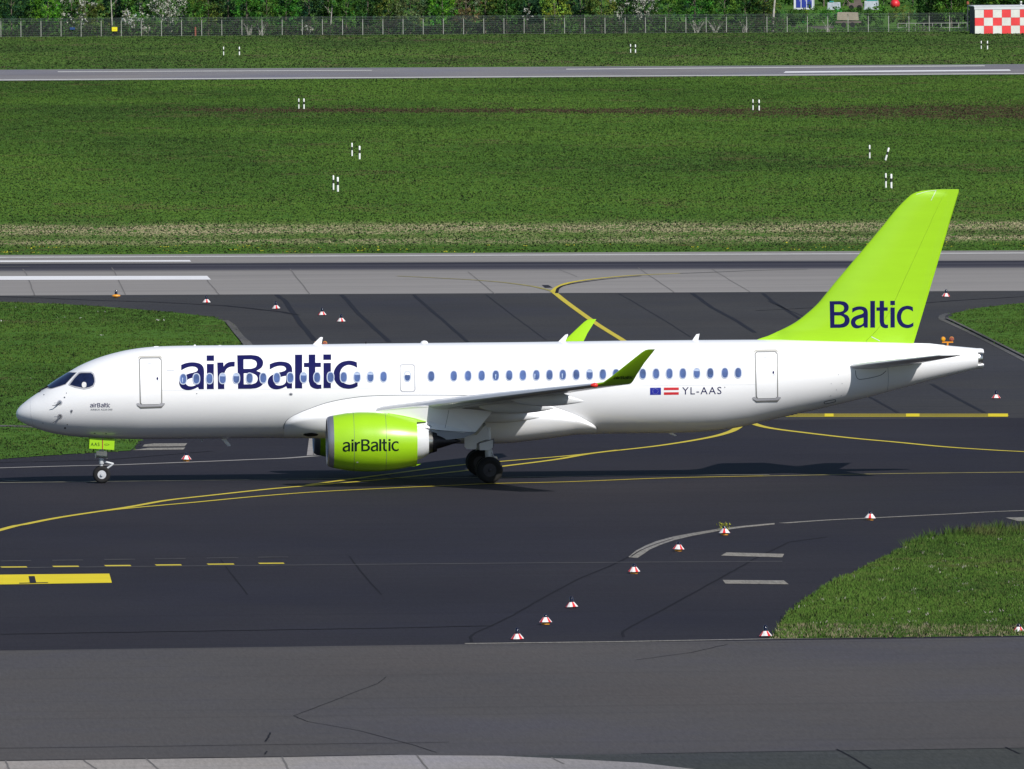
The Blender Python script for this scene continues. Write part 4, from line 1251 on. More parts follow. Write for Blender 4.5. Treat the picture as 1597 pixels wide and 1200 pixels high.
def wing(sgn):
    cant = math.radians(5)
    rings = [mir(airfoil(le, te, th, cant), sgn) for le, te, th in WS]
    wg = MB().loft(rings).build('wing', M['wing_grey'], PL, smooth=50)
    # winglet
    secs = [(tipLE, tipTE, .10, 5), (P3(940, 597.4, -16.3), P3(987.5, 594.5, -16.3), .10, 25), (P3(955, 586.4, -16.6), P3(993, 585, -16.6), .09, 38),
            (P3(979, 567, -17.05), P3(1004.5, 567, -17.05), .09, 42), (P3(1000.5, 550, -17.45), P3(1018, 550, -17.45), .08, 43), (P3(1006.5, 546.3, -17.53), P3(1021, 546, -17.53), .06, 43), (P3(1011, 545.2, -17.56), P3(1022, 545, -17.56), .03, 43)]
    rings = [mir(airfoil(le, te, th, math.radians(c), camber=0.0), sgn) for le, te, th, c in secs]
    wl = MB().loft(rings).build('winglet', M['lime'], PL, smooth=50)
    if sgn == 1:
        def Swl(px, py, off):
            y = -17.35
            for _ in range(3):
                x, z = P(px, py, y)
                y = float(np.interp(z, [q_[0].z for q_ in secs[1:6]], [-q_[0].y for q_ in secs[1:6]]))
                y = -y - .10
            return (x, y - off, z)
        word('winglet_lettering', [('a', 956.8, 962), ('i', 962.6, 964), ('r', 964.6, 967.6), ('B', 967.8, 973.2), ('a', 973.6, 978), ('l', 978.4, 979.6), ('t', 979.8, 982), ('i', 982.4, 983.6), ('c', 984, 987.6)], 591.6, 587.0, -0.01, 957, 0.012, 'black_l', wl, Swl, n=3, step=None)
    # slat and flap gaps on the underside
    def under(name, fr0, fr1, y0, y1, mat, w):
        m = MB(); A, B = [], []
        for k in range(13):
            y = y0 + (y1 - y0) * k / 12
            for i in range(len(WS) - 1):
                if WS[i][0].y >= y >= WS[i + 1][0].y:
                    t = (y - WS[i][0].y) / (WS[i + 1][0].y - WS[i][0].y)
                    le = WS[i][0].lerp(WS[i + 1][0], t); te = WS[i][1].lerp(WS[i + 1][1], t); th = WS[i][2] * (1 - t) + WS[i + 1][2] * t
                    break
            ch = (te - le).length
            for fr, arr in ((fr0, A), (fr0 + w / ch, B)):
                h = 5 * th * ch * (.2969 * math.sqrt(fr) - .126 * fr - .3516 * fr * fr + .2843 * fr ** 3 - .1036 * fr ** 4)
                p = le + (te - le) * fr
                arr.append((p.x, y * sgn, p.z + .015 * ch * 4 * fr * (1 - fr) - h - .008))
        n = len(A)
        m.add(A + B, [(i, i + 1, n + i + 1, n + i) for i in range(n - 1)])
        m.build(name, M[mat], wg)
    under('slat_gap', .12, .12, -6.4, -16.0, 'dark', .05)
    under('flap_gap', .72, .72, -2.2, -12.8, 'dark', .06)
    # flap track fairings
    def canoe(lat, tail_px, tail_py, L, rw_, rh):
        t = P3(tail_px, tail_py, lat)
        prof = [(0, .02), (.08, .45), (.2, .8), (.38, 1.0), (.55, .97), (.72, .72), (.87, .38), (.96, .12), (1, .01)]
        rings = []
        for u, r in prof:
            x = t.x - L * (1 - u); zz = t.z + (.08 if u < .5 else .08 * (1 - (u - .5) * 2))
            rings.append([(x, (lat + rw_ * r * math.cos(a)) * sgn, zz + rh * r * math.sin(a) * (1.5 if math.sin(a) > 0 else 1.0)) for a in (2 * PI * k / 16 for k in range(16))])
        MB().loft(rings).build('flap_track_fairing', M['fair_grey'], PL, smooth=60)
    canoe(-9.6, 912, 626.5, 2.9, .15, .25)
    canoe(-6.8, 869, 637, 3.1, .17, .27)
    canoe(-3.7, 843, 651.5, 3.2, .18, .27)
    lamp = tipLE.lerp(P3(941, 597, -16.4), 0.0)
    lp = P3(927.0, 601.6, -16.2)
    MB().lathe([(-.16, .01), (-.12, .06), (0.0, .10), (.10, .085), (.14, .03)], 14, 'x', (lp.x, lp.y * sgn, lp.z + .01)).build('navigation_light', M['red_lamp'], PL, 60)
wing(1); wing(-1)

def stab(sgn):
    a = (P3(1300, 571.5, -.3), P3(1440, 568, -.3)); b = (P3(1321, 572, -1.1), P3(1437, 566.5, -1.1))
    t = (P3(1452, 556.2, -5.9), P3(1500, 554.6, -5.9)); t2 = (P3(1464, 554.6, -6.1), P3(1503, 553.8, -6.1))
    rings = [mir(airfoil(le, te, th, math.radians(5), camber=0), sgn) for (le, te), th in ((a, .10), (b, .10), (t, .09), (t2, .03))]
    MB().loft(rings).build('tailplane', M['fair_grey'], PL, smooth=50)
stab(1); stab(-1)

# ---- wing to body fairing
FT = [(442.6, 667), (444, 660.5), (450, 653.5), (465, 645), (485, 637), (510, 628.3), (540, 622), (575, 618), (625, 616.7), (700, 616.7), (760, 618.5), (810, 624), (865, 636), (890, 644), (915, 656), (928, 664), (931.5, 667.5)]
FBt = [(442.6, 667), (443.6, 670.5), (455, 676.5), (475, 681), (520, 684), (600, 688), (700, 691.5), (775, 691.5), (840, 685.5), (890, 678.5), (915, 675), (928, 670.5), (931.5, 667.5)]
ft3 = [S(a, b) for a, b in FT]
fz = spline1([p[0] for p in ft3], [p[2] for p in ft3])
fb3 = [P(a, b, 0) for a, b in FBt]
fbz = spline1([p[0] for p in fb3], [p[1] for p in fb3])
X0, X1 = ft3[0][0] + .01, ft3[-1][0] - .01
def fair_pt(x, u):                          # u 0 = upper edge, 1 = bottom centre
    zc, h = (zt(x) + zb(x)) / 2, (zt(x) - zb(x)) / 2
    e = max(0.0, min((x - X0) / 1.9, (X1 - x) / 1.6, 1.0))
    lobe = math.sin(PI / 2 * e)
    zs = fz(x)
    zlow = min(fbz(x), zb(x) - .015) if lobe > .15 else zb(x) - .015
    if 0 < lobe < .5: 
        k = max(0, min(1, (lobe - .15) / .35)); zlow = (zb(x) - .015) * (1 - k) + min(fbz(x), zb(x) - .015) * k
    p = 2.0 + 1.8 * lobe
    t0 = max(0.0, min(.97, (zc - zs) / (zc - zlow)))
    f0_ = math.asin(t0 ** (p / 2))
    f_ = f0_ + (PI / 2 - f0_) * u
    t = math.sin(f_) ** (2 / p)
    z = zc - (zc - zlow) * t if u > 0 else min(zs, zc)
    if zs > zc:
        z = zs + (z - zs) * 1.0 if u == 0 else z
    if u == 0: z = zs
    w0 = wd(x)
    yb = max(0, 1 - min(1, t) ** p) ** (1 / p)
    ye = w0 * math.sqrt(max(0, 1 - min(1, abs((z - zc) / h)) ** 2))
    yy = (w0 + .20 * lobe + .012) * yb
    k = min(1, u * 7)
    yy = (ye + .008) * (1 - k) + yy * k
    return (x, -yy if u < 1 else 0.0, z)
rings = []
NU = 22
xsf = [X0 + (X1 - X0) * (1 - math.cos(PI * k / 70)) / 2 for k in range(71)]
for x in xsf:
    L = [fair_pt(x, k / NU) for k in range(NU + 1)]
    R = [(p[0], -p[1], p[2]) for p in reversed(L[:-1])]
    rings.append(L + R)
BF = MB().loft(rings, closed=False, cap=False).build('belly_fairing', M['white'], PL, smooth=60)
def Sf(px, py, off):
    p = S(px, py, off); return p
seam('fairing_seam', [(446, 673), (443.4, 670), (442.6, 666.5), (444, 660.5), (450, 653.5), (465, 645), (485, 637), (510, 628.3), (540, 622), (575, 618), (625, 616.7), (700, 616.7), (740, 617.5)], 0.9, 'seal', .012)
seam('fairing_seam', [(866, 636), (890, 644), (915, 656), (928, 664), (931.8, 667.4), (929, 670)], 0.6, 'frame', .012)
seam('fairing_seam', [(446, 673), (455, 678), (470, 681.5)], 0.7, 'seal', .025)

# landing light oval on the fairing
def near_surface(px, py, off):
    best = None
    for k in range(-60, 1):
        y = k * .05
        x, z = P(px, py, y)
        if not (X0 < x < X1): continue
        for u in (j / 40 for j in range(41)):
            p = fair_pt(x, u)
            d = abs(p[1] - y) + abs(p[2] - z)
            if best is None or d < best[0]: best = (d, p)
    p = best[1]
    return (p[0], p[1] - off, p[2] - off)
lc = near_surface(484.5, 677.5, 0)
q = []
for k in range(18):
    t = 2 * PI * k / 18
    q.append((lc[0] + .30 * math.cos(t), None, .075 * math.sin(t)))
m_ = MB()
pts_ = []
for x, _, dz in q:
    # slide along the section
    bestp = min((fair_pt(x, j / 60) for j in range(61)), key=lambda p: abs(p[2] - (lc[2] + dz)) + (5 if p[1] > 0 else 0))
    pts_.append((bestp[0], bestp[1] - .02, bestp[2] - .015))
m_.add(pts_, [tuple(range(18))])
m_.build('landing_light', M['dark'], PL)

# ---- engines
def engine(sgn):
    ey = -5.8
    c = P3(580, 689.2, ey)
    xf, xr = P(509.5, 689, ey)[0], P(649.3, 690, ey)[0]
    xg = P(519.5, 689, ey)[0]
    L = xr - xf
    prof = [(0.0, .985), (.012, 1.03), (.04, 1.07), (.075, 1.095)]
    z0 = c.z
    R = lambda t: spline1([0, .02, .06, .12, .25, .4, .55, .7, .85, 1.0], [.93, .985, 1.03, 1.075, 1.145, 1.18, 1.175, 1.13, 1.04, .915])(t)
    cc = (0, ey * sgn, z0)
    lipf = (xg - xf) / L
    droop = 0.02
    def ringp(x, r, zoff=0): return [(x, ey * sgn + r * math.cos(2 * PI * k / 48), z0 + zoff + r * math.sin(2 * PI * k / 48)) for k in range(48)]
    cowl = MB().loft([ringp(xf + L * t, R(t), zo(t)) for zo in (lambda t: .02 - .05 * t,) for t in np.linspace(lipf, 1, 26)] + [ringp(xr + .0, .885, -.03), ringp(xr - .35, .86, -.03)], cap=False)
    zo = lambda t: .02 - .05 * t
    nac = cowl.build('engine_nacelle', M['lime'], PL, smooth=60)
    MB().loft([ringp(xf + L * t, R(t), zo(t)) for t in (lipf, .05, .035, .02, .008)] + [ringp(xf, .90, .02), ringp(xf + .01, .86, .02), ringp(xf + .06, .82, .02), ringp(xf + .3, .80, .02), ringp(xf + .8, .86, .02)], cap=False).build('inlet_lip', M['lip'], nac, smooth=60)
    MB().loft([ringp(xf + .78, .88, .02), ringp(xf + .79, .02, .02)], cap=False).build('fan_disc', M['dark'], nac, smooth=60)
    f_ = MB()
    for k in range(20):
        a = 2 * PI * k / 20
        v = []
        for r_, da, dx in ((.25, 0, 0), (.84, .16, .05), (.84, .30, .13), (.25, .22, .13)):
            v.append((xf + .60 + dx, ey * sgn + r_ * math.cos(a + da), z0 + .02 + r_ * math.sin(a + da)))
        f_.add(v, [(0, 1, 2, 3)])
    f_.build('fan_blades', M['dark_metal'], nac)
    MB().lathe([(0, .01), (.12, .12), (.3, .21), (.42, .26)], 20, 'x', (xf + .3, ey * sgn, z0 + .02)).build('spinner', M['dark_metal'], nac, 60)
    xc0, xc1 = xr - .3, P(668, 690, ey)[0]
    MB().lathe([(0, .78), (xc1 - xc0 - .25, .66), (xc1 - xc0, .52)], 32, 'x', (xc0, ey * sgn, z0 - .02)).build('core_cowl', M['fair_grey'], nac, 60)
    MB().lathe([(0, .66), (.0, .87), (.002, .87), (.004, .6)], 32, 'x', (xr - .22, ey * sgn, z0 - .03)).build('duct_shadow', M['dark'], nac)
    xn = P(652.5, 690, ey)[0]
    # exhaust nozzle: a short bright sleeve, a dark ring and the plug
    xs_, xe = P(666, 690, ey)[0], P(674, 690, ey)[0]
    MB().lathe([(0, .53), (xe - xs_, .44), (xe - xs_ + .01, .40)], 32, 'x', (xs_, ey * sgn, z0 - .02)).build('exhaust_sleeve', M['metal'], nac, 50)
    xe2 = P(681, 690, ey)[0]
    MB().lathe([(0, .445), (xe2 - xe, .40), (xe2 - xe, .35), (.02, .36)], 32, 'x', (xe, ey * sgn, z0 - .02), cap=False).build('exhaust_nozzle', M['dark_metal'], nac, 50)
    MB().lathe([(0, .33), (.3, .30), (.7, .18), (1.15, .04), (1.2, .01)], 24, 'x', (xe - .05, ey * sgn, z0 + .0)).build('exhaust_plug', M['dark_metal'], nac, 60)
    # pale side blanket of the core seen behind the cowl
    for off_ in (P(545, 0, ey)[0], P(595, 0, ey)[0]):
        t = (off_ - xf) / L
        MB().loft([ringp(off_, R(t) + .003, zo(t)), ringp(off_ + .012, R(t + .003) + .003, zo(t))], cap=False).build('cowl_joint', M['shield_grey'] if False else M['seal'], nac, 60)
    MB().add([(xr - .5, ey * sgn, z0 - .95), (xr + .18, ey * sgn - .04, z0 - .90), (xr + .18, ey * sgn + .04, z0 - .90), (xr - .1, ey * sgn, z0 - 1.01)], [(0, 1, 3), (0, 3, 2), (1, 2, 3), (0, 2, 1)]).build('drain_fin', M['lime'], nac)
    # lime chevron running back to the pylon
    q = [P(a, b, ey) for a, b in ((600, 650), (605, 644.2), (628, 648.2), (648, 652.6), (664.5, 657.4), (663.5, 659.2), (650, 659.6), (640, 664))]
    n = len(q)
    w_ = [.30, .26, .24, .22, .16, .16, .24, .30]
    MB().add([(x, (ey - w_[i]) * sgn, z) for i, (x, z) in enumerate(q)] + [(x, (ey + w_[i]) * sgn, z) for i, (x, z) in enumerate(q)],
             [tuple(range(n)), tuple(reversed(range(n, 2 * n)))] + [(k, (k + 1) % n, n + (k + 1) % n, n + k) for k in range(n)]).build('cowl_chevron', M['lime'], nac)
    # pylon
    pyl = [(556, 646), (585, 641.5), (620, 637), (650, 633.8), (662.5, 632.6), (690, 634), (740, 639), (768, 642), (754, 659), (742, 673.5), (722, 674.4), (690, 671.5), (668, 668), (650, 664), (600, 655)]
    q = [P(a, b, ey) for a, b in pyl]
    n = len(q); t_ = []
    for a, b in pyl: t_.append(.03 if a < 560 else .12 if a < 600 else .2 if a < 640 else .24 if a < 735 else .03)
    py_ = MB().add([(x, (ey - t_[i]) * sgn, z) for i, (x, z) in enumerate(q)] + [(x, (ey + t_[i]) * sgn, z) for i, (x, z) in enumerate(q)],
             [tuple(range(n)), tuple(reversed(range(n, 2 * n)))] + [(k, (k + 1) % n, n + (k + 1) % n, n + k) for k in range(n)]).build('pylon', M['white'], PL)
    q = [P(a, b, ey) for a, b in ((666, 660), (671.5, 664), (680, 671.5), (742, 675), (722, 683), (700, 685.6), (688, 685.4), (680, 681), (673, 684), (668, 672))]
    n = len(q)
    MB().add([(x, (ey - .20) * sgn, z) for x, z in q] + [(x, (ey + .20) * sgn, z) for x, z in q],
             [tuple(range(n)), tuple(reversed(range(n, 2 * n)))] + [(k, (k + 1) % n, n + (k + 1) % n, n + k) for k in range(n)]).build('heat_shield', M['shield_grey'], py_)
    if sgn == 1:
        def Sn(px, py, off):
            y = ey - 1.1
            for _ in range(6):
                x, z = P(px, py, y)
                t = (x - xf) / L; r = R(t) + off
                dz = max(-r * .999, min(r * .999, z - z0 - zo(t)))
                y = ey - math.sqrt(r * r - dz * dz)
            return (x, y, z)
        word('nacelle_lettering', [('a', 534.4, 546.1), ('i', 548.2, 551.5), ('r', 553.2, 561.8), ('B', 563.2, 577.2), ('a', 578.2, 589.8), ('l', 591.5, 594.8), ('t', 595.4, 603.6), ('i', 605.9, 609.2), ('c', 610.5, 621.9)],
             704.3, 685.8, -0.011, 534, 0.008, 'black_l', nac, Sn)
        decal('latch', [oval(557.4, 721.4, 1.8, 1.0, 10)], .01, 'cone_white', nac, Sn, step=None)
        decal('vent', [[(650, 658.6), (664.5, 658.4), (664.5, 659.6), (650, 660.2)]], .35, 'dark', nac, lambda a, b, o: (P3(a, b, ey - .27).x, ey - .27, P3(a, b, ey - .27).z), step=None)
        seam('pylon_seam', [(700, 640), (697, 655), (694, 668)], .5, 'seal', 0, py_, lambda a, b, o: tuple(P3(a, b, ey - .25)))
        seam('pylon_seam', [(682, 671), (700, 672.5), (742, 674.8)], .5, 'seal', 0, py_, lambda a, b, o: tuple(P3(a, b, ey - .25)))
engine(1); engine(-1)

# ---- landing gear
def wheel(name, x, y, z, r, w, parent, sgn=-1, hub='rim'):
    tr = r * .38
    pr = []
    for k in range(13):
        t = -PI / 2 + PI * k / 12
        pr.append((w / 2 * math.sin(t) * (1 if abs(math.sin(t)) < .99 else 1), r - tr * .55 * (1 - math.cos(t)) ** 1.4))
    pr = [(-w * .36, r * .50)] + [(-w * .46, r * .62)] + pr + [(w * .46, r * .62), (w * .36, r * .50)]
    pr = sorted(set(pr), key=lambda p: p[0])
    o = MB().lathe([(-w*.40, r*.5), (-w*.5, r*.66), (-w*.5, r*.82), (-w*.40, r*.95), (-w*.22, r*.995), (0, r), (w*.22, r*.995), (w*.40, r*.95), (w*.5, r*.82), (w*.5, r*.66), (w*.40, r*.5)], 36, 'y', (x, y, z)).build(name, M['rubber'], parent, 50)
    MB().lathe([(-w*.41, r*.50), (-w*.34, r*.47), (-w*.22, r*.36), (-w*.30, r*.30), (-w*.38, r*.16), (-w*.44, r*.12), (-w*.44, r*.02)], 24, 'y', (x, y, z)).build('rim', M[hub], o, 50)
    b = MB()
    for k in range(8):
        a = 2 * PI * k / 8
        b.lathe([(-w*.40, r*.05), (-w*.2, r*.05)], 6, 'y', (x + r * .36 * math.cos(a), y, z + r * .36 * math.sin(a)))
    b.build('wheel_bolts', M['seal'], o)
    return o
NG = P3(158.9, 739, -.36)
nx, rN = NG.x, .345
gN = MB().tube([(nx - .02, 0, rN), (nx - .0, 0, rN + .5)], .06, 12).tube([(nx, 0, rN + .42), (nx, 0, 1.75)], .095, 12).tube([(nx, -.42, rN), (nx, .42, rN)], .055, 10)
ngear = gN.build('nose_gear', M['gear'], PL, 50)
wheel('wheel', nx, -.26, rN, rN, .22, ngear)
wheel('wheel', nx, .26, rN, rN, .22, ngear)
a_, b__ = P3(163, 720.5, 0), P3(177, 723.8, 0); c_ = P3(167.5, 730.6, 0)
MB().tube([a_, b__], .045, 8).tube([b__, c_], .04, 8).build('torque_link', M['gear'], ngear, 50)
MB().box(nx - .20, nx + .22, -.12, .12, P3(160, 712, 0).z, P3(160, 704, 0).z).tube([(nx - .22, -.1, P3(160, 711.5, 0).z), (nx + .25, -.1, P3(160, 713.6, 0).z)], .05, 8).build('steering_collar', M['metal'], ngear)
MB().lathe([(-.02, .10), (.02, .09)], 12, 'x', (nx - .24, -.12, P3(160, 711, 0).z)).build('taxi_light', M['cone_white'], ngear)
MB().tube([(nx - .05, -.05, 1.7), (nx - .35, -.05, 1.45), (nx - .3, 0, 1.25)], .03, 6).tube([(nx + .1, .05, 1.3), (nx + .3, .05, 1.75)], .03, 6).build('hydraulic_line', M['dark'], ngear)
for sg in (-1, 1):
    lat = .60 * sg
    for k, pts in enumerate((((139.9, 683.2), (159.3, 684.4), (159.0, 700.9), (139.0, 699.9)), ((160.1, 684.4), (178.8, 685.4), (178.0, 702.0), (159.8, 700.9)))):
        q = [P(x, y, -.60) for x, y in pts]
        dr = MB().add([(x, lat, z) for x, z in q] + [(x, lat + .035 * (1 if sg < 0 else -1), z) for x, z in q],
                 [(0, 1, 2, 3), (7, 6, 5, 4), (0, 1, 5, 4), (1, 2, 6, 5), (2, 3, 7, 6), (3, 0, 4, 7)]).build('nose_gear_door', M['lime'], PL)
        if sg < 0 and k == 0:
            bfont('door_lettering', 'AAS', 141.5, 155.2, 690.6, 695.9, 0.0, 0.0, 'black_l', dr, lambda a, b, o: tuple(P3(a, b, -.606)), spacing=1.15)
        if sg < 0 and k == 1:
            m_ = MB()
            q2 = [tuple(P3(x, y, -.606)) for x, y in oval(166.6, 693.8, 4.0, 1.3, 14, 2)]
            q3 = [tuple(P3(x, y, -.606)) for x, y in oval(166.6, 693.8, 3.4, .9, 14, 2)]
            m_.add(q2 + q3, [(i, (i + 1) % 14, 14 + (i + 1) % 14, 14 + i) for i in range(14)]).build('door_emblem', M['black_l'], dr)
            seam('red_stripe', [(160.4, 685.0), (160.2, 700.6)], .7, 'red', 0, dr, lambda a, b, o: tuple(P3(a, b, -.607)))

def main_gear(sgn):
    lat = -3.36
    cx = P3(763.5, 733, -3.8).x; r = .53
    zc_ = r
    g = MB().tube([(cx, lat * sgn, r), (cx - .05, lat * sgn, 2.2)], .13, 14).tube([(cx, (lat - .5) * sgn, r), (cx, (lat + .5) * sgn, r)], .08, 10)
    gear = g.build('main_gear', M['gear'], PL, 50)
    wheel('wheel', cx, (lat - .44) * sgn, r, r, .40, gear, hub='dark_metal')  # wing shade on the main wheels is put into dark hub and tyre colours
    wheel('wheel', cx, (lat + .44) * sgn, r, r, .40, gear, hub='dark_metal')
    a = P3(761, 712, lat); b = P3(774, 713, lat); b2 = P3(779, 722, lat)
    MB().tube([(a.x, lat * sgn, a.z), (b.x, lat * sgn, b.z)], .045, 8).tube([(b.x, lat * sgn, b.z), (b2.x, lat * sgn, b2.z), (cx + .1, lat * sgn, r + .1)], .03, 8).build('torque_link', M['metal'], gear, 50)
    MB().tube([(cx, lat * sgn, 1.2), (cx - .1, (lat + 1.4) * sgn, 2.3)], .06, 8).tube([(cx + .1, lat * sgn, 1.15), (cx + .28, lat * sgn, 1.0), (cx + .33, lat * sgn, .8)], .018, 6).tube([(cx + .05, (lat - .12) * sgn, 1.5), (cx + .18, (lat - .1) * sgn, 1.05), (cx + .3, lat * sgn, .95)], .02, 6).build('side_stay', M['gear'], gear, 50)
    def dr(name, pts, la, th=.04, mat='fair_grey', par=PL):
        q = [P(x, y, la) for x, y in pts]; n = len(q)
        return MB().add([(x, la * sgn, z) for x, z in q] + [(x, (la + th) * sgn, z) for x, z in q],
                 [tuple(range(n)), tuple(reversed(range(n, 2 * n)))] + [(k, (k + 1) % n, n + (k + 1) % n, n + k) for k in range(n)]).build(name, M[mat], par)
    d1 = dr('main_gear_door', [(724.5, 681), (727, 680), (744, 678.5), (758, 662), (764, 684), (753, 687.5), (744, 691.5), (743, 700.9), (728, 700.7), (724.5, 697)], -3.95)
    d2 = dr('main_gear_door', [(747.6, 691.6), (769.2, 685.6), (768.4, 698), (763, 702), (748, 702.4)], -4.0)
    dr('door_edge', [(746.2, 691), (770.4, 684.4), (770.6, 697), (769.6, 697.6), (769.4, 685.9), (747.4, 692), (747.8, 702), (746.6, 700)], -4.03, .05, 'seal', d2)
main_gear(1); main_gear(-1)

# ------------------------------------------------------------------ edge markers (cone lights)
def dup(root, loc, rz, label, group=None):
    r = root.copy(); COL.objects.link(r); r.location = loc; r.rotation_euler = (0, 0, rz)
    r['label'] = label
    for ch in root.children:
        c = ch.copy(); COL.objects.link(c); c.parent = r
        for g in ch.children:
            d = g.copy(); COL.objects.link(d); d.parent = c
    return r
def make_marker(tall, base, label):
    t = empty('taxiway_edge_light', (0, 0, 0), label, 'edge light', 'red and white taxiway edge lights')
    z0 = .09 if base else .04
    if base:
        MB().lathe([(0, .155), (.07, .155), (.09, .14)], 16).build('base', M['cone_orange'], t, 40, local=True)
    else:
        MB().lathe([(0, .10), (.05, .10)], 12).build('base', M['cone_red'], t, 40, local=True)
    n = 12
    skw, skr = MB(), MB()
    for k in range(n):
        a0, a1 = 2 * PI * k / n, 2 * PI * (k + 1) / n
        v = [((.25) * math.cos(a0), (.25) * math.sin(a0), z0), ((.25) * math.cos(a1), (.25) * math.sin(a1), z0), (.10 * math.cos(a1), .10 * math.sin(a1), z0 + .18), (.10 * math.cos(a0), .10 * math.sin(a0), z0 + .18),
             (.215 * math.cos(a0), .215 * math.sin(a0), z0 - .012), (.215 * math.cos(a1), .215 * math.sin(a1), z0 - .012)]
        if k == 0: skr.add(v, [(0, 1, 2, 3), (4, 5, 1, 0)])
        if True: skw.add([((p[0]) * .985, (p[1]) * .985, p[2]) for p in v], [(0, 1, 2, 3), (4, 5, 1, 0)])
    skw.build('skirt', M['cone_white'], t, 30, local=True)
    sm_ = skr.mesh('skirt_stripe', 30); sm_.materials.append(M['cone_red'])
    for k in range(4):
        o = bpy.data.objects.new('skirt_stripe', sm_); COL.objects.link(o); o.parent = t; o.rotation_euler = (0, 0, k * PI / 2)
    h = .22 if tall else .12
    MB().lathe([(z0 + .17, .09), (z0 + .18 + h * .55, .085), (z0 + .18 + h * .85, .06), (z0 + .18 + h, .015)], 16).build('lamp', M['lamp_blue'], t, 60, local=True)
    return t
marks = [
 (807, 998, 1, 0, 'edge light with tall dark lamp nearest the camera, lowest of the near row'),
 (851, 974.5, 0, 1, 'edge light on orange base, second nearest of the row rising to the right'),
 (892, 948.5, 1, 0, 'edge light with tall dark lamp, third lowest of the near row'),
 (989, 895, 0, 1, 'edge light on orange base just below the start of the curved concrete strip'),
 (1058, 860, 0, 1, 'edge light on orange base just inside the curved concrete strip'),
 (1130, 835, 0, 1, 'edge light on orange base beside the yellow-green weed on the curved strip'),
 (1357, 811.5, 0, 1, 'edge light on orange base on the thin pale line above the grass corner'),
 (1194, 994, 1, 0, 'edge light at the left tip of the bottom right grass corner'),
 (1589, 987.5, 0, 0, 'edge light half sunk in the grass at the bottom right'),
 (290.5, 719.5, 0, 1, 'edge light on orange base behind the nose wheel under the fuselage'),
 (1553.5, 622.5, 1, 0, 'lone edge light on the asphalt behind the tail cone'),
 (1475, 463.5, 1, 0, 'edge light beside the runway right of the tail fin'),
 (532, 502.5, 1, 0, 'edge light nearest the fuselage roof in the row behind the forward cabin'),
 (502.5, 492.5, 1, 0, 'edge light second from the fuselage roof in the row behind the cabin'),
 (430.5, 482.5, 1, 0, 'edge light beside the upper end of the leftmost tar joint'),
 (322, 473, 1, 0, 'edge light above the rounded end of the left grass island'),
]
protos = {}
for x, y, tall, base, lab in marks:
    g = G(x, y)
    k = (tall, base)
    sc_ = 0.88 if y > 600 else 0.95
    if k not in protos:
        protos[k] = make_marker(tall, base, lab); o = protos[k]; o.location = (g[0], g[1], 0.004)
    else:
        o = dup(protos[k], (g[0], g[1], 0.004), 0, lab)
    o.rotation_euler = (rw.uniform(-.05, .05), rw.uniform(-.06, .06), rw.uniform(0, 6)); o.scale = (sc_,) * 3
# yellow one without skirt
g = G(181, 465)
t = empty('edge_light', (g[0], g[1], 0), 'yellow disc-shaped edge light with dark lamp at the far left by the runway', 'edge light')
MB().lathe([(0, .10), (.08, .12), (.10, .24), (.16, .22), (.2, .10)], 16).build('base', M['cone_orange'], t, 40, local=True)
MB().lathe([(.19, .08), (.36, .08), (.44, .02)], 12).build('lamp', M['lamp_blue'], t, 40, local=True)

# guard lights behind the aircraft
def guard(px, py, hz, lab):
    g = G(px, py); s_ = 1.0
    t = empty('guard_light', (g[0], g[1], 0), lab, 'guard light', 'twin amber guard lights behind the airliner')
    MB().box(-.04, .04, -.04, .04, 0, hz - .16).box(-.18, .18, -.12, .12, 0, .05).build('pole', M['orange'], t, local=True)
    MB().box(-.27, .27, -.035, .035, hz - .18, hz - .12).box(-.2, -.16, -.03, .03, hz - .12, hz - .04).box(.16, .2, -.03, .03, hz - .12, hz - .04).build('crossbar', M['orange'], t, local=True)
    for sx, mm in ((-.21, 'amber'), (.20, 'rust')):
        h = MB().lathe([(-.06, .10), (.08, .12), (.12, .06)], 16, 'y', (sx, 0, hz)).build('lamp_housing', M['orange'], t, 40, local=True)
        MB().lathe([(-.085, .02), (-.08, .08), (-.06, .098)], 16, 'y', (sx, 0, hz)).build('lens', M[mm], h, 40, local=True)
    return t
guard(1478, 560, .96, 'twin amber guard light seen above the tail cone, left lamp lit yellow')
guard(500.5, 560, .75, 'twin amber guard light mostly hidden behind the forward roof antenna')

# small weed
rs = np.random.RandomState(4)
g = G(1129.5, 827)
n = 60
c = np.stack([g[0] + rs.normal(0, .11, n), g[1] + rs.normal(0, .1, n), np.abs(rs.normal(.12, .07, n)) + .02], 1)
v = c[:, None, :] + rs.normal(0, .035, (n, 4, 3))
c4 = np.ones((n, 4, 4)); c4[:, :, :3] = (np.array([.35, .36, .03]) * rs.uniform(.6, 1.3, (n, 1)))[:, None, :]
w_ = empty('weed', (g[0], g[1], 0), 'small yellow-green weed growing behind the edge light on the curved strip', 'weed')
o = tri_cloud('leaves', v.reshape(-1, 3), c4.reshape(-1, 4), 4, M['leaf'], w_)
MB().tube([(g[0], g[1], 0), (g[0] + .02, g[1], .16)], .008, 5).build('stem', M['bark'], w_)

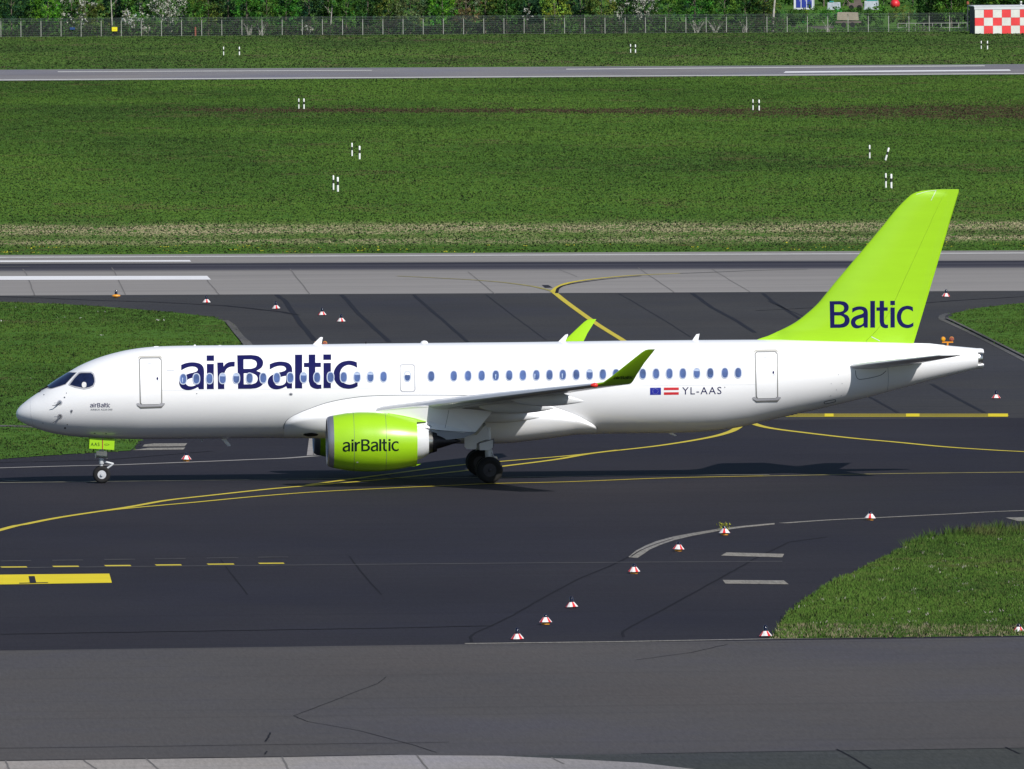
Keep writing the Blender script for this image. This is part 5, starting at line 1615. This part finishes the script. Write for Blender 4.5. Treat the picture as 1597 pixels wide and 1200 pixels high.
# ------------------------------------------------------------------ marker posts in the field
def make_post(wide):
    t = empty('marker_post', (0, 0, 0), 'x', 'marker post', 'white marker posts with a black band standing in pairs')
    r = .075 if wide else .06
    MB().lathe([(0, r), (.42, r)], 12).build('lower_pole', M['post_white'], t, 40, local=True)
    MB().lathe([(.42, r * .96), (.65, r * .96)], 12).build('black_band', M['post_black'], t, 40, local=True)
    MB().lathe([(.65, r), (.90, r), (.94, r * .6)], 12).build('upper_pole', M['post_white'], t, 40, local=True)
    return t
pair = [
 ((348.7, 86.6), (373.3, 86.6), 'far marker pair above the far runway on the left'),
 ((983.4, 82.5), (991, 83.2), 'far marker pair above the middle of the far runway'),
 ((1530.3, 77.4), (1540, 77.4), 'far marker pair in front of the checkered hut'),
 ((466, 170.4), (474, 170.4), 'marker pair on the brown soil streak at the left'),
 ((1174.3, 172), (1183.8, 172.5), 'marker pair on the brown soil streak at the right'),
 ((549, 243.8), (560.8, 248.6), 'upper marker pair in the middle of the green field, left'),
 ((520, 296.4), (526.8, 299.2), 'lowest marker pair in the green field, left'),
 ((1356.3, 247.4), (1380.6, 251), 'upper marker pair beside the fin, right one leaning'),
 ((1381.6, 293.2), (1390, 294.4), 'marker pair just left of the tip of the fin')]
pA = pB = None
for a, b, lab in pair:
    for k, (px, py) in enumerate((a, b)):
        g = G(px, py); s_ = 1.0 if py < 200 else 1.08
        lb = ('left, thinner post of the ' if k == 0 else 'right, thicker post of the ') + lab
        if k == 0:
            if pA is None: pA = make_post(False); o = pA
            else: o = dup(pA, (0, 0, 0), 0, lb)
        else:
            if pB is None: pB = make_post(True); o = pB
            else: o = dup(pB, (0, 0, 0), 0, lb)
        o['label'] = lb; o.location = (g[0], g[1], 0.0); o.scale = (s_ * 0.95, s_ * 0.95, s_ * 1.02)
        if (px, py) == (1380.6, 251): o.rotation_euler = (0, math.radians(16), 0)

# ------------------------------------------------------------------ perimeter fence
fb = lambda x: 58.3 - x * 0.0059
f0 = G(1.5, fb(1.5)); f1 = G(1481, fb(1481))
FV = Vector((f1[0] - f0[0], f1[1] - f0[1])); nspan = 47
step = FV / nspan; SP = step.length; FA = math.atan2(FV.y, FV.x)
FE = empty('perimeter_fence', (f0[0] + FV.x / 2, f0[1] + FV.y / 2, 0), 'long wire mesh perimeter fence on pale posts in front of the bushes', 'fence')
FH = 1.92
pm = MB().box(-.035, .035, -.035, .035, 0, FH + .02).add([(-.035, -.03, FH), (.035, -.03, FH), (.035, .03, FH), (-.035, .03, FH), (-.035, -.30, FH + .34), (.035, -.30, FH + .34), (.035, -.25, FH + .36), (-.035, -.25, FH + .36)],
      [(0, 1, 5, 4), (1, 2, 6, 5), (2, 3, 7, 6), (3, 0, 4, 7), (4, 5, 6, 7)]).mesh('post')
pm.materials.append(M['galv'])
wm = MB()
for k in range(9):
    z = .06 + k * (FH - .1) / 8
    wm.box(.05, SP - .05, -.006, .006, z, z + (.018 if k in (0, 8) else .010))
for k in range(1, 40):
    x = SP * k / 40
    wm.box(x - .0018, x + .0018, -.0018, .0018, .06, FH)
for k, (yy, zz) in enumerate(((-.1, .12), (-.19, .23), (-.27, .33))):
    wm.box(0, SP, yy - .008, yy + .008, FH + zz, FH + zz + .015)
wmm = wm.mesh('mesh_panel'); wmm.materials.append(M['wire'])
for i in range(-2, nspan + 5):
    p = Vector(f0) + step * i
    if i > nspan + 0 and i < nspan + 5: continue
    for nm, me in (('post', pm), ('mesh_panel', wmm)):
        if nm == 'mesh_panel' and i == nspan: continue
        o = bpy.data.objects.new(nm, me); COL.objects.link(o); o.parent = FE
        o.location = Vector((p.x, p.y, 0)) - FE.location
        o.rotation_euler = (0, 0, FA)
# closing panel up to the hut
for nm, me, i in (('mesh_panel', wmm, nspan),):
    p = Vector(f0) + step * i
    o = bpy.data.objects.new(nm, me); COL.objects.link(o); o.parent = FE
    o.location = Vector((p.x, p.y, 0)) - FE.location; o.rotation_euler = (0, 0, FA); o.scale = (.9, 1, 1)
s12 = 12.9
def upright(name, px0, px1, py0, py1, lat_off, mat, label, cat, ground_py=None):
    gp = ground_py or fb((px0 + px1) / 2)
    g = G((px0 + px1) / 2, gp); s_ = scale_at((px0 + px1) / 2, gp)
    w, z0, z1 = (px1 - px0) / s_, (gp - py1) / s_, (gp - py0) / s_
    return g, w, z0, z1
g, w, z0, z1 = upright('', 174.5, 183, 42.5, 49, 0, '', '', '')
t = empty('fence_sign', (g[0], g[1] - .15, 0), 'small bright yellow sign hanging on the fence mesh', 'sign')
MB().box(-w / 2, w / 2, -.015, .015, z0, z1, FA).build('board', M['sign_yellow'], t, local=True)
MB().box(-w * .3, -w * .1, -.02, -.016, z0 + .2, z0 + .26, FA).box(0, w * .25, -.02, -.016, z0 + .2, z0 + .26, FA).build('print', M['orange'], t, local=True)
g, w, z0, z1 = upright('', 109, 117, 43, 46.5, 0, '', '', '')
t = empty('fence_sign', (g[0], g[1] - .15, 0), 'small dark blue sign hanging on the fence mesh', 'sign')
MB().box(-w / 2, w / 2, -.015, .015, z0, z1, FA).build('board', M['sign_blue'], t, local=True)
MB().box(-.012, .012, .0, .03, z1, z1 + .12, FA).build('hook', M['galv'], t, local=True)
g, w, z0, z1 = upright('', 304, 306.5, 43, 58, 0, '', '', '')
t = empty('stake', (g[0], g[1] + .6, 0), 'short rusty red stake just behind the fence', 'stake')
MB().box(-.09, .09, -.05, .05, 0, 1.1).build('shaft', M['rust'], t, local=True)

# checkered hut
gl = G(1520.5, 53.3); s_ = scale_at(1520, 53.3)
HA = FA
HT = empty('checkered_hut', (gl[0], gl[1], 0), 'low hut painted in red and white checks at the upper right edge', 'hut')
hw, hd = 11.2, 7.0
hh = 43 / s_
HT.rotation_euler = (0, 0, 0)
MB().box(0, hw, .03, hd, 0, hh - .06).build('wall', M['hut_dark'], HT, local=True)  # shade of the left side is put into the dark wall colour
MB().box(-.12, hw + .1, -.10, hd + .1, hh - .06, hh + .06).box(-.05, hw + .05, -.06, .02, hh - .38, hh - .07).build('fascia', M['fascia'], HT, local=True)
cw = 14.1 / s_
ztop = hh - .40; rh = ztop / 3
meW = MB().box(0.008, cw - .008, -.02, .028, 0.006, rh - .006).mesh('panel'); meW.materials.append(M['check_white'])
meR = MB().box(0.008, cw - .008, -.02, .028, 0.006, rh - .006).mesh('panel'); meR.materials.append(M['check_red'])
for i in range(int(hw / cw)):
    for j in range(3):
        o = bpy.data.objects.new('panel', meR if (i + j) % 2 == 0 and j == 1 or (i % 2 == 1 and j != 1) else meW)
        red = (i + j) % 2 == 1
        o.data = meR if red else meW
        COL.objects.link(o); o.parent = HT; o.location = (i * cw, 0, j * rh)
g = G(1509.5, 49.5)
t = empty('obstruction_lamp', (g[0], g[1], 0), 'orange lamp on a dark pole at the left corner of the checkered hut', 'lamp')
MB().box(-.05, .05, -.05, .05, 0, 3.3).build('pole', M['hut_dark'], t, local=True)
MB().lathe([(3.3, .16), (3.55, .16), (3.66, .05)], 12).build('lamp_head', M['rust'], t, 40, local=True)
t = empty('roof_lamp', (G(1595, 53)[0], G(1595, 53)[1] + 2.0, hh + .06), 'white twin lamp standing on the roof of the checkered hut', 'lamp')
MB().box(-.05, .05, -.05, .05, 0, .5).build('bracket', M['hut_dark'], t, local=True)
MB().lathe([(.06, .13), (.22, .13)], 10).lathe([(.34, .13), (.52, .12)], 10).build('lamp_head', M['cone_white'], t, 40, local=True)

# ------------------------------------------------------------------ things behind the fence on the right
def place(px, py):
    g = G(px, py); return g, scale_at(px, py)
g, s_ = place(1253, 15)
w = 30 / s_
t = empty('portable_cabin', (g[0], g[1], 0), 'white portable cabin with three blue doors, behind the hedge', 'cabin', rz=FA)
MB().box(-w / 2, w / 2, 0, 2.4, 0, 2.6).build('wall', M['cabin_white'], t, local=True)
for k in range(3):
    x = -w / 2 + w * (.12 + .29 * k)
    d_ = MB().box(x, x + w * .24, -.04, 0.0, .25, 2.1).build('door', M['cabin_blue'], t, local=True)
    MB().box(x + w * .19, x + w * .21, -.07, -.04, 1.1, 1.25).build('handle', M['cabin_white'], d_, local=True)
MB().box(-w / 2 - .1, w / 2 + .1, -.1, 2.5, 2.6, 2.72).build('roof', M['cabin_white'], t, local=True)
for (px, wpx, hgt, lab, lid) in ((1300, 21, 1.0, 'grey covered container with a little teal cloth, right of the white cabin', .35), (1358.5, 23, 1.2, 'grey container with a wide teal lid, left of the red tank', .95)):
    g, s_ = place(px, 15.5); w = wpx / s_
    t = empty('container', (g[0], g[1], 0), lab, 'container', rz=FA)
    MB().add([(-w / 2, 0, 0), (w / 2, 0, 0), (w / 2, 1.2, 0), (-w / 2, 1.2, 0), (-w * .44, .1, hgt), (w * .46, .1, hgt), (w * .46, 1.1, hgt), (-w * .44, 1.1, hgt)],
             [(0, 1, 5, 4), (1, 2, 6, 5), (2, 3, 7, 6), (3, 0, 4, 7), (4, 5, 6, 7), (3, 2, 1, 0)]).build('tub', M['grey_tarp'], t, local=True)
    MB().box(-w * .3, -w * .3 + w * .75 * lid, .05, 1.15, hgt + .003, hgt + .18).build('lid', M['teal'], t, local=True)
    MB().box(-w / 2 + .1, -w / 2 + .25, -.04, 0, 0.0, hgt * .9).box(w / 2 - .25, w / 2 - .1, -.04, 0, 0.0, hgt * .9).build('rib', M['grey_tarp'], t, local=True)
g, s_ = place(1396, 16)
t = empty('round_tank', (g[0], g[1], 0), 'round red tank behind the hedge, right of the teal-lidded container', 'tank')
r = 7.6 / s_
MB().lathe([(r * math.sin(a) + .82, max(.01, r * math.cos(a))) for a in np.linspace(-PI / 2, PI / 2, 14)], 24).build('shell', M['red'], t, 60, local=True)
MB().box(-.3, -.2, -.05, .05, 0, .45).box(.2, .3, -.05, .05, 0, .45).build('stand', M['galv'], t, local=True)
g, s_ = place(1334, 16)
t = empty('work_machine', (g[0], g[1], 0), 'brown machine with a raised boom between the two grey containers', 'machine', rz=FA)
MB().box(-.9, .9, 0, 1.2, .35, .95).box(-.2, .7, .1, 1.1, .95, 1.6).build('body', M['brown'], t, local=True)
MB().lathe([(0, .34), (.22, .34)], 14, 'y', (-.55, -.1, .34)).lathe([(0, .34), (.22, .34)], 14, 'y', (.55, -.1, .34)).build('wheels', M['rubber'], t, 40, local=True)
MB().tube([(-.7, .5, .8), (-1.3, .5, 1.5), (-1.7, .5, .6)], .09, 6).build('boom', M['brown'], t, local=True)
g, s_ = place(1323.5, 43.5); w = 33 / s_
t = empty('covered_trailer', (g[0], g[1] + 1.5, 0), 'beige tarpaulin-covered trailer just behind the fence', 'trailer', rz=FA)
MB().add([(-w / 2, 0, .95), (w / 2, 0, .9), (w / 2, 1.4, .9), (-w / 2, 1.4, .95), (-w / 2 + .05, 0.05, 1.85), (w / 2 - .1, .05, 1.8), (w / 2 - .1, 1.3, 1.85), (-w / 2 + .05, 1.3, 1.9)],
         [(0, 1, 5, 4), (1, 2, 6, 5), (2, 3, 7, 6), (3, 0, 4, 7), (4, 5, 6, 7), (3, 2, 1, 0)]).build('tarpaulin', M['beige_box'], t, local=True)
MB().box(-w / 2 - .2, w / 2 + .3, .05, 1.3, .55, .78).build('chassis', M['brown'], t, local=True)
MB().lathe([(0, .32), (.2, .32)], 14, 'y', (-.5, .0, .32)).lathe([(0, .32), (.2, .32)], 14, 'y', (.6, .0, .32)).build('wheels', M['rubber'], t, 40, local=True)
ga, gb = G(1234, 46.8), G(1302, 46.2)
t = empty('low_wall', ((ga[0] + gb[0]) / 2, (ga[1] + gb[1]) / 2 + 2, 0), 'low pale concrete wall behind the fence left of the trailer', 'wall', rz=FA)
L_ = math.hypot(gb[0] - ga[0], gb[1] - ga[1])
MB().box(-L_ / 2, L_ / 2, 0, .3, 0, .36).box(-L_ / 2, L_ / 2, -.03, .33, .36, .44).build('blocks', M['kerb'], t, local=True)
ga, gb = G(1402, 49.0), G(1510, 48.4)
t = empty('railing', ((ga[0] + gb[0]) / 2, (ga[1] + gb[1]) / 2 + 1.2, 0), 'grey tubular railing behind the fence left of the checkered hut', 'railing', rz=FA)
L_ = math.hypot(gb[0] - ga[0], gb[1] - ga[1])
pr_ = MB().box(-.03, .03, -.03, .03, 0, .95).mesh('upright'); pr_.materials.append(M['galv'])
for k in range(9):
    o = bpy.data.objects.new('upright', pr_); COL.objects.link(o); o.parent = t; o.location = (-L_ / 2 + L_ * k / 8, 0, 0)
for z in (.38, .92):
    MB().box(-L_ / 2, L_ / 2, -.025, .025, z, z + .055).build('rail', M['galv'], t, local=True)

# ------------------------------------------------------------------ trees, bushes, undergrowth
def crown_mesh(name, c, r, h, z0, col, nleaf, seed, blossom=0.0, leaf=.20, parent=None, hole=.25, shape=1.0):
    rs = np.random.RandomState(seed)
    nc = max(10, int(nleaf / 26))
    # clump centres spread through an uneven ellipsoid
    u = rs.normal(0, 1, (nc, 3)); u /= np.linalg.norm(u, axis=1)[:, None]
    rad = rs.uniform(.35, 1.0, nc) ** .5 * rs.uniform(.78, 1.15, nc)
    cc = u * rad[:, None]
    P_ = np.stack([cc[:, 0] * r, cc[:, 1] * r * .8, cc[:, 2] * h / 2], 1) + np.array([0, 0, z0 + h / 2])
    cb = rs.uniform(.35, 1.45, nc); hue = rs.normal(0, .12, nc)
    idx = rs.randint(0, nc, nleaf)
    cs = rs.uniform(.22, .5, nc) * min(r, 2.5) * .5
    d = rs.normal(0, 1, (nleaf, 3)); d /= np.linalg.norm(d, axis=1)[:, None]
    q = P_[idx] + d * (cs[idx] * rs.uniform(.3, 1.1, nleaf))[:, None]
    q[:, 2] = np.maximum(q[:, 2], .05)
    q += np.array([c[0], c[1], 0])
    a = rs.normal(0, 1, (nleaf, 3)); a[:, 2] *= .8; a /= np.linalg.norm(a, axis=1)[:, None]
    b = np.cross(a, d + rs.normal(0, .5, (nleaf, 3))); b /= np.linalg.norm(b, axis=1)[:, None] + 1e-9
    sz = leaf * rs.uniform(.5, 1.2, (nleaf, 1))
    v = np.stack([q - a * sz * .5, q + b * sz * .35, q + a * sz * .5, q - b * sz * .35], 1)
    k = cb[idx] * rs.uniform(.7, 1.3, nleaf)
    C = np.array(col)[None] * k[:, None]
    C[:, 0] *= 1 + hue[idx] * 1.5; C[:, 2] *= 1 - hue[idx]
    if blossom > 0:
        bc = rs.rand(nc) < blossom * 1.7
        kb = bc[idx] & (rs.rand(nleaf) < .7)
        C[kb] = np.array([.62, .62, .55]) * rs.uniform(.7, 1.1, (kb.sum(), 1))
    c4 = np.ones((nleaf, 4, 4)); c4[:, :, :3] = np.clip(C, 0.002, .9)[:, None, :]
    return tri_cloud(name, v.reshape(-1, 3), c4.reshape(-1, 4), 4, M['leaf'], parent)

def trunk(parent, x, y, h, r, lean=0.0, mat='bark', limbs=3, seed=0):
    rr = random.Random(seed)
    m = MB()
    m.tube([(x, y, -.1), (x + lean * .3, y, h * .35), (x + lean, y, h)], [r, r * .75, r * .25], 8)
    for k in range(limbs):
        a = rr.uniform(0, 2 * PI); z = h * rr.uniform(.35, .7); l = h * rr.uniform(.2, .35)
        bx = x + lean * z / h
        m.tube([(bx, y, z), (bx + l * .5 * math.cos(a), y + l * .5 * math.sin(a), z + l * .5), (bx + l * math.cos(a), y + l * math.sin(a), z + l)], [r * .4, r * .25, r * .06], 6)
    m.build('trunk', M[mat], parent, 60)

DKB, DKG, MID, BRT, OLV, YEL, GRY, RICH, BRN_ = (.020, .066, .028), (.038, .110, .020), (.075, .19, .026), (.095, .27, .022), (.11, .17, .034), (.22, .34, .045), (.11, .16, .065), (.052, .20, .024), (.17, .15, .075)
plants = [  # px, depth behind fence, radius, height, colour, blossom, kind, label
 (-14, 5, 2.4, 7, DKG, 0, 'tree', 'dark green tree cut by the left edge of the picture'),
 (18, 6, 2.3, 7, DKB, 0, 'tree', 'dark blue-green tree at the left edge behind the fence'),
 (50, 4, 1.5, 4.6, DKG, 0, 'bush', 'dark bush between the blue-green tree and the bright green one'),
 (75, 3, 2.1, 6.5, BRT, 0, 'tree', 'bright green tree left of the blue fence sign'),
 (112, 5, 1.9, 6.5, DKG, .22, 'tree', 'dark tree with scattered white blossom above the blue fence sign'),
 (133, 3.4, 1.4, 5.5, OLV, .25, 'bush', 'olive bush with white blossom right of the blue fence sign'),
 (152, 3, 1.5, 4.4, OLV, 0, 'bush', 'olive green bush left of the yellow fence sign'),
 (181, 8, 2.2, 8, DKB, 0, 'tree', 'very dark tree behind the pale trunk above the yellow sign'),
 (222, 6, 2.4, 8, MID, .12, 'tree', 'green tree with a few blossoms behind the low white-flowering bush'),
 (262, 5.5, 2.6, 7.5, DKG, .45, 'tree', 'tall hawthorn covered in white blossom, upper left'),
 (300, 4, 2.0, 4.6, MID, 0, 'bush', 'rounded mid green bush right of the blossoming hawthorn'),
 (325, 6, 2.2, 7.5, OLV, 0, 'tree', 'olive green tree behind the rusty stake'),
 (356, 7, 2.2, 8, DKB, 0, 'tree', 'dark tree left of the bright leafy tree'),
 (385, 3.6, 1.8, 6.5, RICH, 0, 'tree', 'leafy fresh green tree above the first bare twigs'),
 (416, 4.4, 1.8, 6.0, MID, 0, 'tree', 'mid green tree, second right of the bare twigs'),
 (446, 5, 2.0, 7.0, RICH, 0, 'tree', 'fresh green tree left of the small pale blossoming bush'),
 (482, 7, 2.3, 8, DKB, 0, 'tree', 'dark tree behind the small pale blossoming bush'),
 (512, 8, 2.0, 8, DKG, 0, 'tree', 'dark tree behind the thin leaning pale trunk'),
 (540, 4.4, 1.9, 6.5, MID, 0, 'tree', 'green tree just right of the thin leaning pale trunk'),
 (574, 6, 2.1, 7.5, DKG, 0, 'tree', 'dark green tree left of the grey-green one'),
 (606, 4.6, 2.0, 6.5, OLV, 0, 'tree', 'dull olive tree, upper left of centre'),
 (640, 4.2, 2.3, 5.2, GRY, 0, 'bush', 'wide grey-green bush left of the brightest green tree'),
 (690, 4, 2.2, 7, BRT, 0, 'tree', 'brightest yellow-green tree left of centre'),
 (727, 5, 1.9, 6.5, BRN_, 0, 'tree', 'brownish still half bare tree at the top centre'),
 (757, 6, 2.0, 7.5, OLV, 0, 'tree', 'olive tree just right of the brownish one'),
 (790, 6, 2.1, 7.5, DKG, 0, 'tree', 'dark green tree left of the small white flowering bush'),
 (825, 8, 2.0, 8, DKB, 0, 'tree', 'very dark tree behind the small white flowering bush'),
 (865, 4, 2.0, 7, YEL, 0, 'tree', 'yellow-green tree right of centre'),
 (905, 7, 2.2, 8, DKB, 0, 'tree', 'dark tree right of the yellow-green one'),
 (938, 4.2, 2.1, 6, OLV, 0, 'tree', 'dull green bushy tree left of the right-hand hawthorn'),
 (978, 6, 2.2, 7.5, DKG, .2, 'tree', 'dark hawthorn with few white flowers, left of the white one'),
 (1006, 5, 2.0, 7.5, DKG, .5, 'tree', 'hawthorn full of white blossom right of centre'),
 (1042, 4, 2.0, 5.5, MID, 0, 'bush', 'green bush right of the white hawthorn'),
 (1084, 4.4, 2.5, 6.5, RICH, 0, 'tree', 'broad rich green tree right of the hawthorn'),
 (1130, 5, 2.3, 7, MID, 0, 'tree', 'mid green tree left of the darker pair by the birch'),
 (1162, 6, 2.2, 7.5, DKG, 0, 'tree', 'dark green tree, second left of the birch'),
 (1192, 7, 2.2, 7.5, OLV, 0, 'tree', 'olive tree directly left of the white birch'),
 (1285, 250, 2.6, 8, DKG, 0, 'tree', 'dark tree behind the first grey container'),
 (1322, 250, 2.6, 8, MID, 0, 'tree', 'green tree behind the brown machine'),
 (1378, 250, 2.4, 8, DKG, 0, 'tree', 'dark tree behind the red tank'),
 (1424, 250, 2.6, 8, DKB, 0, 'tree', 'dark tree right of the red tank'),
 (1452, 12, 2.3, 7, DKG, 0, 'tree', 'dark green tree half way between tank and hut'),
 (1484, 10, 2.4, 7, MID, 0, 'tree', 'green tree just left of the checkered hut'),
 (1516, 14, 2.5, 8, DKG, 0, 'tree', 'dark tree behind the left corner of the checkered hut'),
 (1556, 14, 2.8, 8, MID, 0, 'tree', 'green tree behind the middle of the checkered hut'),
 (1600, 14, 2.8, 8, DKG, 0, 'tree', 'dark green tree at the right edge behind the hut'),
 (1634, 14, 2.8, 8, MID, 0, 'tree', 'green tree just past the right edge'),
]
for i, (px, dep, r, h, col, bl, kind, lab) in enumerate(plants):
    g = G(px, fb(px)); g = (g[0] + dep * (g[0] - CAM[0]) / (g[1] - CAM[1]), g[1] + dep)
    t = empty('tree' if kind == 'tree' else 'bush', (g[0], g[1], 0), lab, kind, 'trees and bushes behind the perimeter fence')
    low = .3 if kind == 'bush' else .6
    crown_mesh('crown', g, r, h - low, low, col, int(1050 * r * h / 4), 100 + i, bl, .22 if px < 1250 else .26, t)
    trunk(t, g[0], g[1], h * .8, .12 if kind == 'tree' else .06, seed=i)
# pale trunks and low flowering bushes
for (px, lean, h, r, lab) in ((177, -.25, 7, .10, 'pale leaning tree trunk above the yellow fence sign'), (517, .5, 6, .09, 'thin pale leaning trunk left of centre'), (1208, .75, 8, .17, 'white birch with a leaning trunk right of centre')):
    g = G(px, fb(px)); g = (g[0], g[1] + 3.6)
    t = empty('birch_tree', (g[0], g[1], 0), lab, 'tree')
    trunk(t, g[0], g[1], h, r, lean, 'birch', 2, int(px))
    crown_mesh('crown', (g[0] + lean, g[1]), 1.6, 3.0, h - 2.2, MID, 500, int(px) + 3, 0, .25, t)
for (px, dep, r, h, z0, n, lab) in ((206, 1.4, 1.55, 2.4, .7, 520, 'low bush covered in white blossom right of the yellow sign'), (232, .9, .8, 1.2, .3, 160, 'smallest white blossom bush touching the fence right of the yellow sign'),
                              (479, .9, .95, 1.3, .35, 260, 'small pale blossoming bush behind the fence left of centre'), (823, 1.5, .7, 1.6, 1.6, 110, 'small white flowering bush at the top of the fence, centre')):
    g = G(px, fb(px)); g = (g[0], g[1] + dep)
    t = empty('flowering_bush', (g[0], g[1], 0), lab, 'bush')
    crown_mesh('crown', g, r, h, z0, (.45, .44, .40), n, int(px), .9, .16, t)
    trunk(t, g[0], g[1], z0 + h * .6, .04, limbs=4, seed=int(px))
# bare twigs
for (px, n, lab) in ((389, 12, 'clump of bare pale twigs behind the fence, left'), (408, 10, 'clump of bare pale twigs right beside a fence post, left'), (1087, 14, 'fan of bare pale twigs behind the fence right of centre, left one'),
                     (1116, 12, 'fan of bare pale twigs behind the fence right of centre, right one'), (1162, 10, 'small clump of bare twigs left of the birch'), (1293, 8, 'crooked bare stump left of the trailer')):
    g = G(px, fb(px)); g = (g[0], g[1] + .9)
    t = empty('bare_shrub', (g[0], g[1], 0), lab, 'shrub')
    rr = random.Random(px); m = MB()
    for k in range(n):
        a = rr.uniform(-.9, .9); l = rr.uniform(.8, 1.6)
        b0 = rr.uniform(-.25, .25)
        m.tube([(g[0] + b0, g[1], 0), (g[0] + b0 + a * l * .35, g[1] + rr.uniform(-.2, .2), l * .55), (g[0] + b0 + a * l * .8, g[1] + rr.uniform(-.3, .3), l)], [.035, .025, .012], 5)
    m.build('twigs', M['birch'], t)
# hedge before the yard
ga, gb = G(1188, 45), G(1512, 43)
t = empty('hedge', ((ga[0] + gb[0]) / 2, (ga[1] + gb[1]) / 2 + 16, 0), 'long low green hedge between the fence and the yard on the right', 'hedge')
rs = np.random.RandomState(77)
for seg in range(9):
    u = (seg + .5) / 9
    c = (ga[0] + (gb[0] - ga[0]) * u, ga[1] + (gb[1] - ga[1]) * u + 12 + rs.uniform(-1, 1))
    crown_mesh('shrub_section', c, 2.2, 2.2 + rs.uniform(-.2, .4), .15, [MID, DKG, MID, RICH, DKG, MID, OLV, DKG, MID][seg], 1300, 300 + seg, 0, .26, t)
# undergrowth directly behind the fence: one mass nobody could count
def behind_arr(X, Y, d):
    return X + d * (X - CAM[0]) / (Y - CAM[1]), Y + d
def under_mass(name, px0, px1, d0, d1, h, n, cols, seed, leaf=.2):
    rs = np.random.RandomState(seed)
    px = rs.uniform(px0, px1, n)
    g0, g1 = np.array(G(px0, fb(px0))), np.array(G(px1, fb(px1)))
    u = (px - px0) / (px1 - px0)
    X, Y = behind_arr(g0[0] + (g1[0] - g0[0]) * u, g0[1] + (g1[1] - g0[1]) * u, rs.uniform(d0, d1, n))
    hh_ = h * (.45 + .9 * vnoise(X, Y * 0, 2.2, seed))
    Z = rs.uniform(0, 1, n) ** .8 * hh_
    q = np.stack([X, Y, Z], 1)
    a = rs.normal(0, 1, (n, 3)); a /= np.linalg.norm(a, axis=1)[:, None]
    b = rs.normal(0, 1, (n, 3)); b = np.cross(a, b); b /= np.linalg.norm(b, axis=1)[:, None]
    sz = leaf * rs.uniform(.5, 1.2, (n, 1))
    v = np.stack([q - a * sz * .5, q + b * sz * .3, q + a * sz * .5, q - b * sz * .3], 1)
    pick = np.clip((vnoise(X, Y * 0, 3.0, seed + 1) * .7 + rs.rand(n) * .5) * len(cols) * .8, 0, len(cols) - 1).astype(int)
    C = np.array(cols)[pick] * rs.uniform(.6, 1.3, (n, 1))
    c4 = np.ones((n, 4, 4)); c4[:, :, :3] = C[:, None, :]
    o = tri_cloud(name, v.reshape(-1, 3), c4.reshape(-1, 4), 4, M['leaf']); o['kind'] = 'stuff'
under_mass('undergrowth', -60, 1225, .8, 3.2, 1.7, 30000, [DKB, (.030, .032, .030), (.05, .045, .035), DKG, (.07, .06, .045), MID], 5, .24)
under_mass('undergrowth', 1225, 1515, .8, 10, .55, 5000, [(.05, .045, .035), DKG, MID, (.08, .07, .05)], 6, .25)
under_mass('dark_thicket', 1430, 1660, 16, 20, 7.5, 2500, [DKB, DKB, DKG, (.015, .03, .012)], 9, .8)
under_mass('dark_thicket', 1200, 1440, 262, 270, 7.5, 2500, [DKB, MID, DKG, (.015, .03, .012)], 19, .8)
under_mass('dark_thicket', -60, 1222, 10, 14, 7.5, 11000, [DKB, DKB, DKG, (.015, .03, .012)], 8, .8)
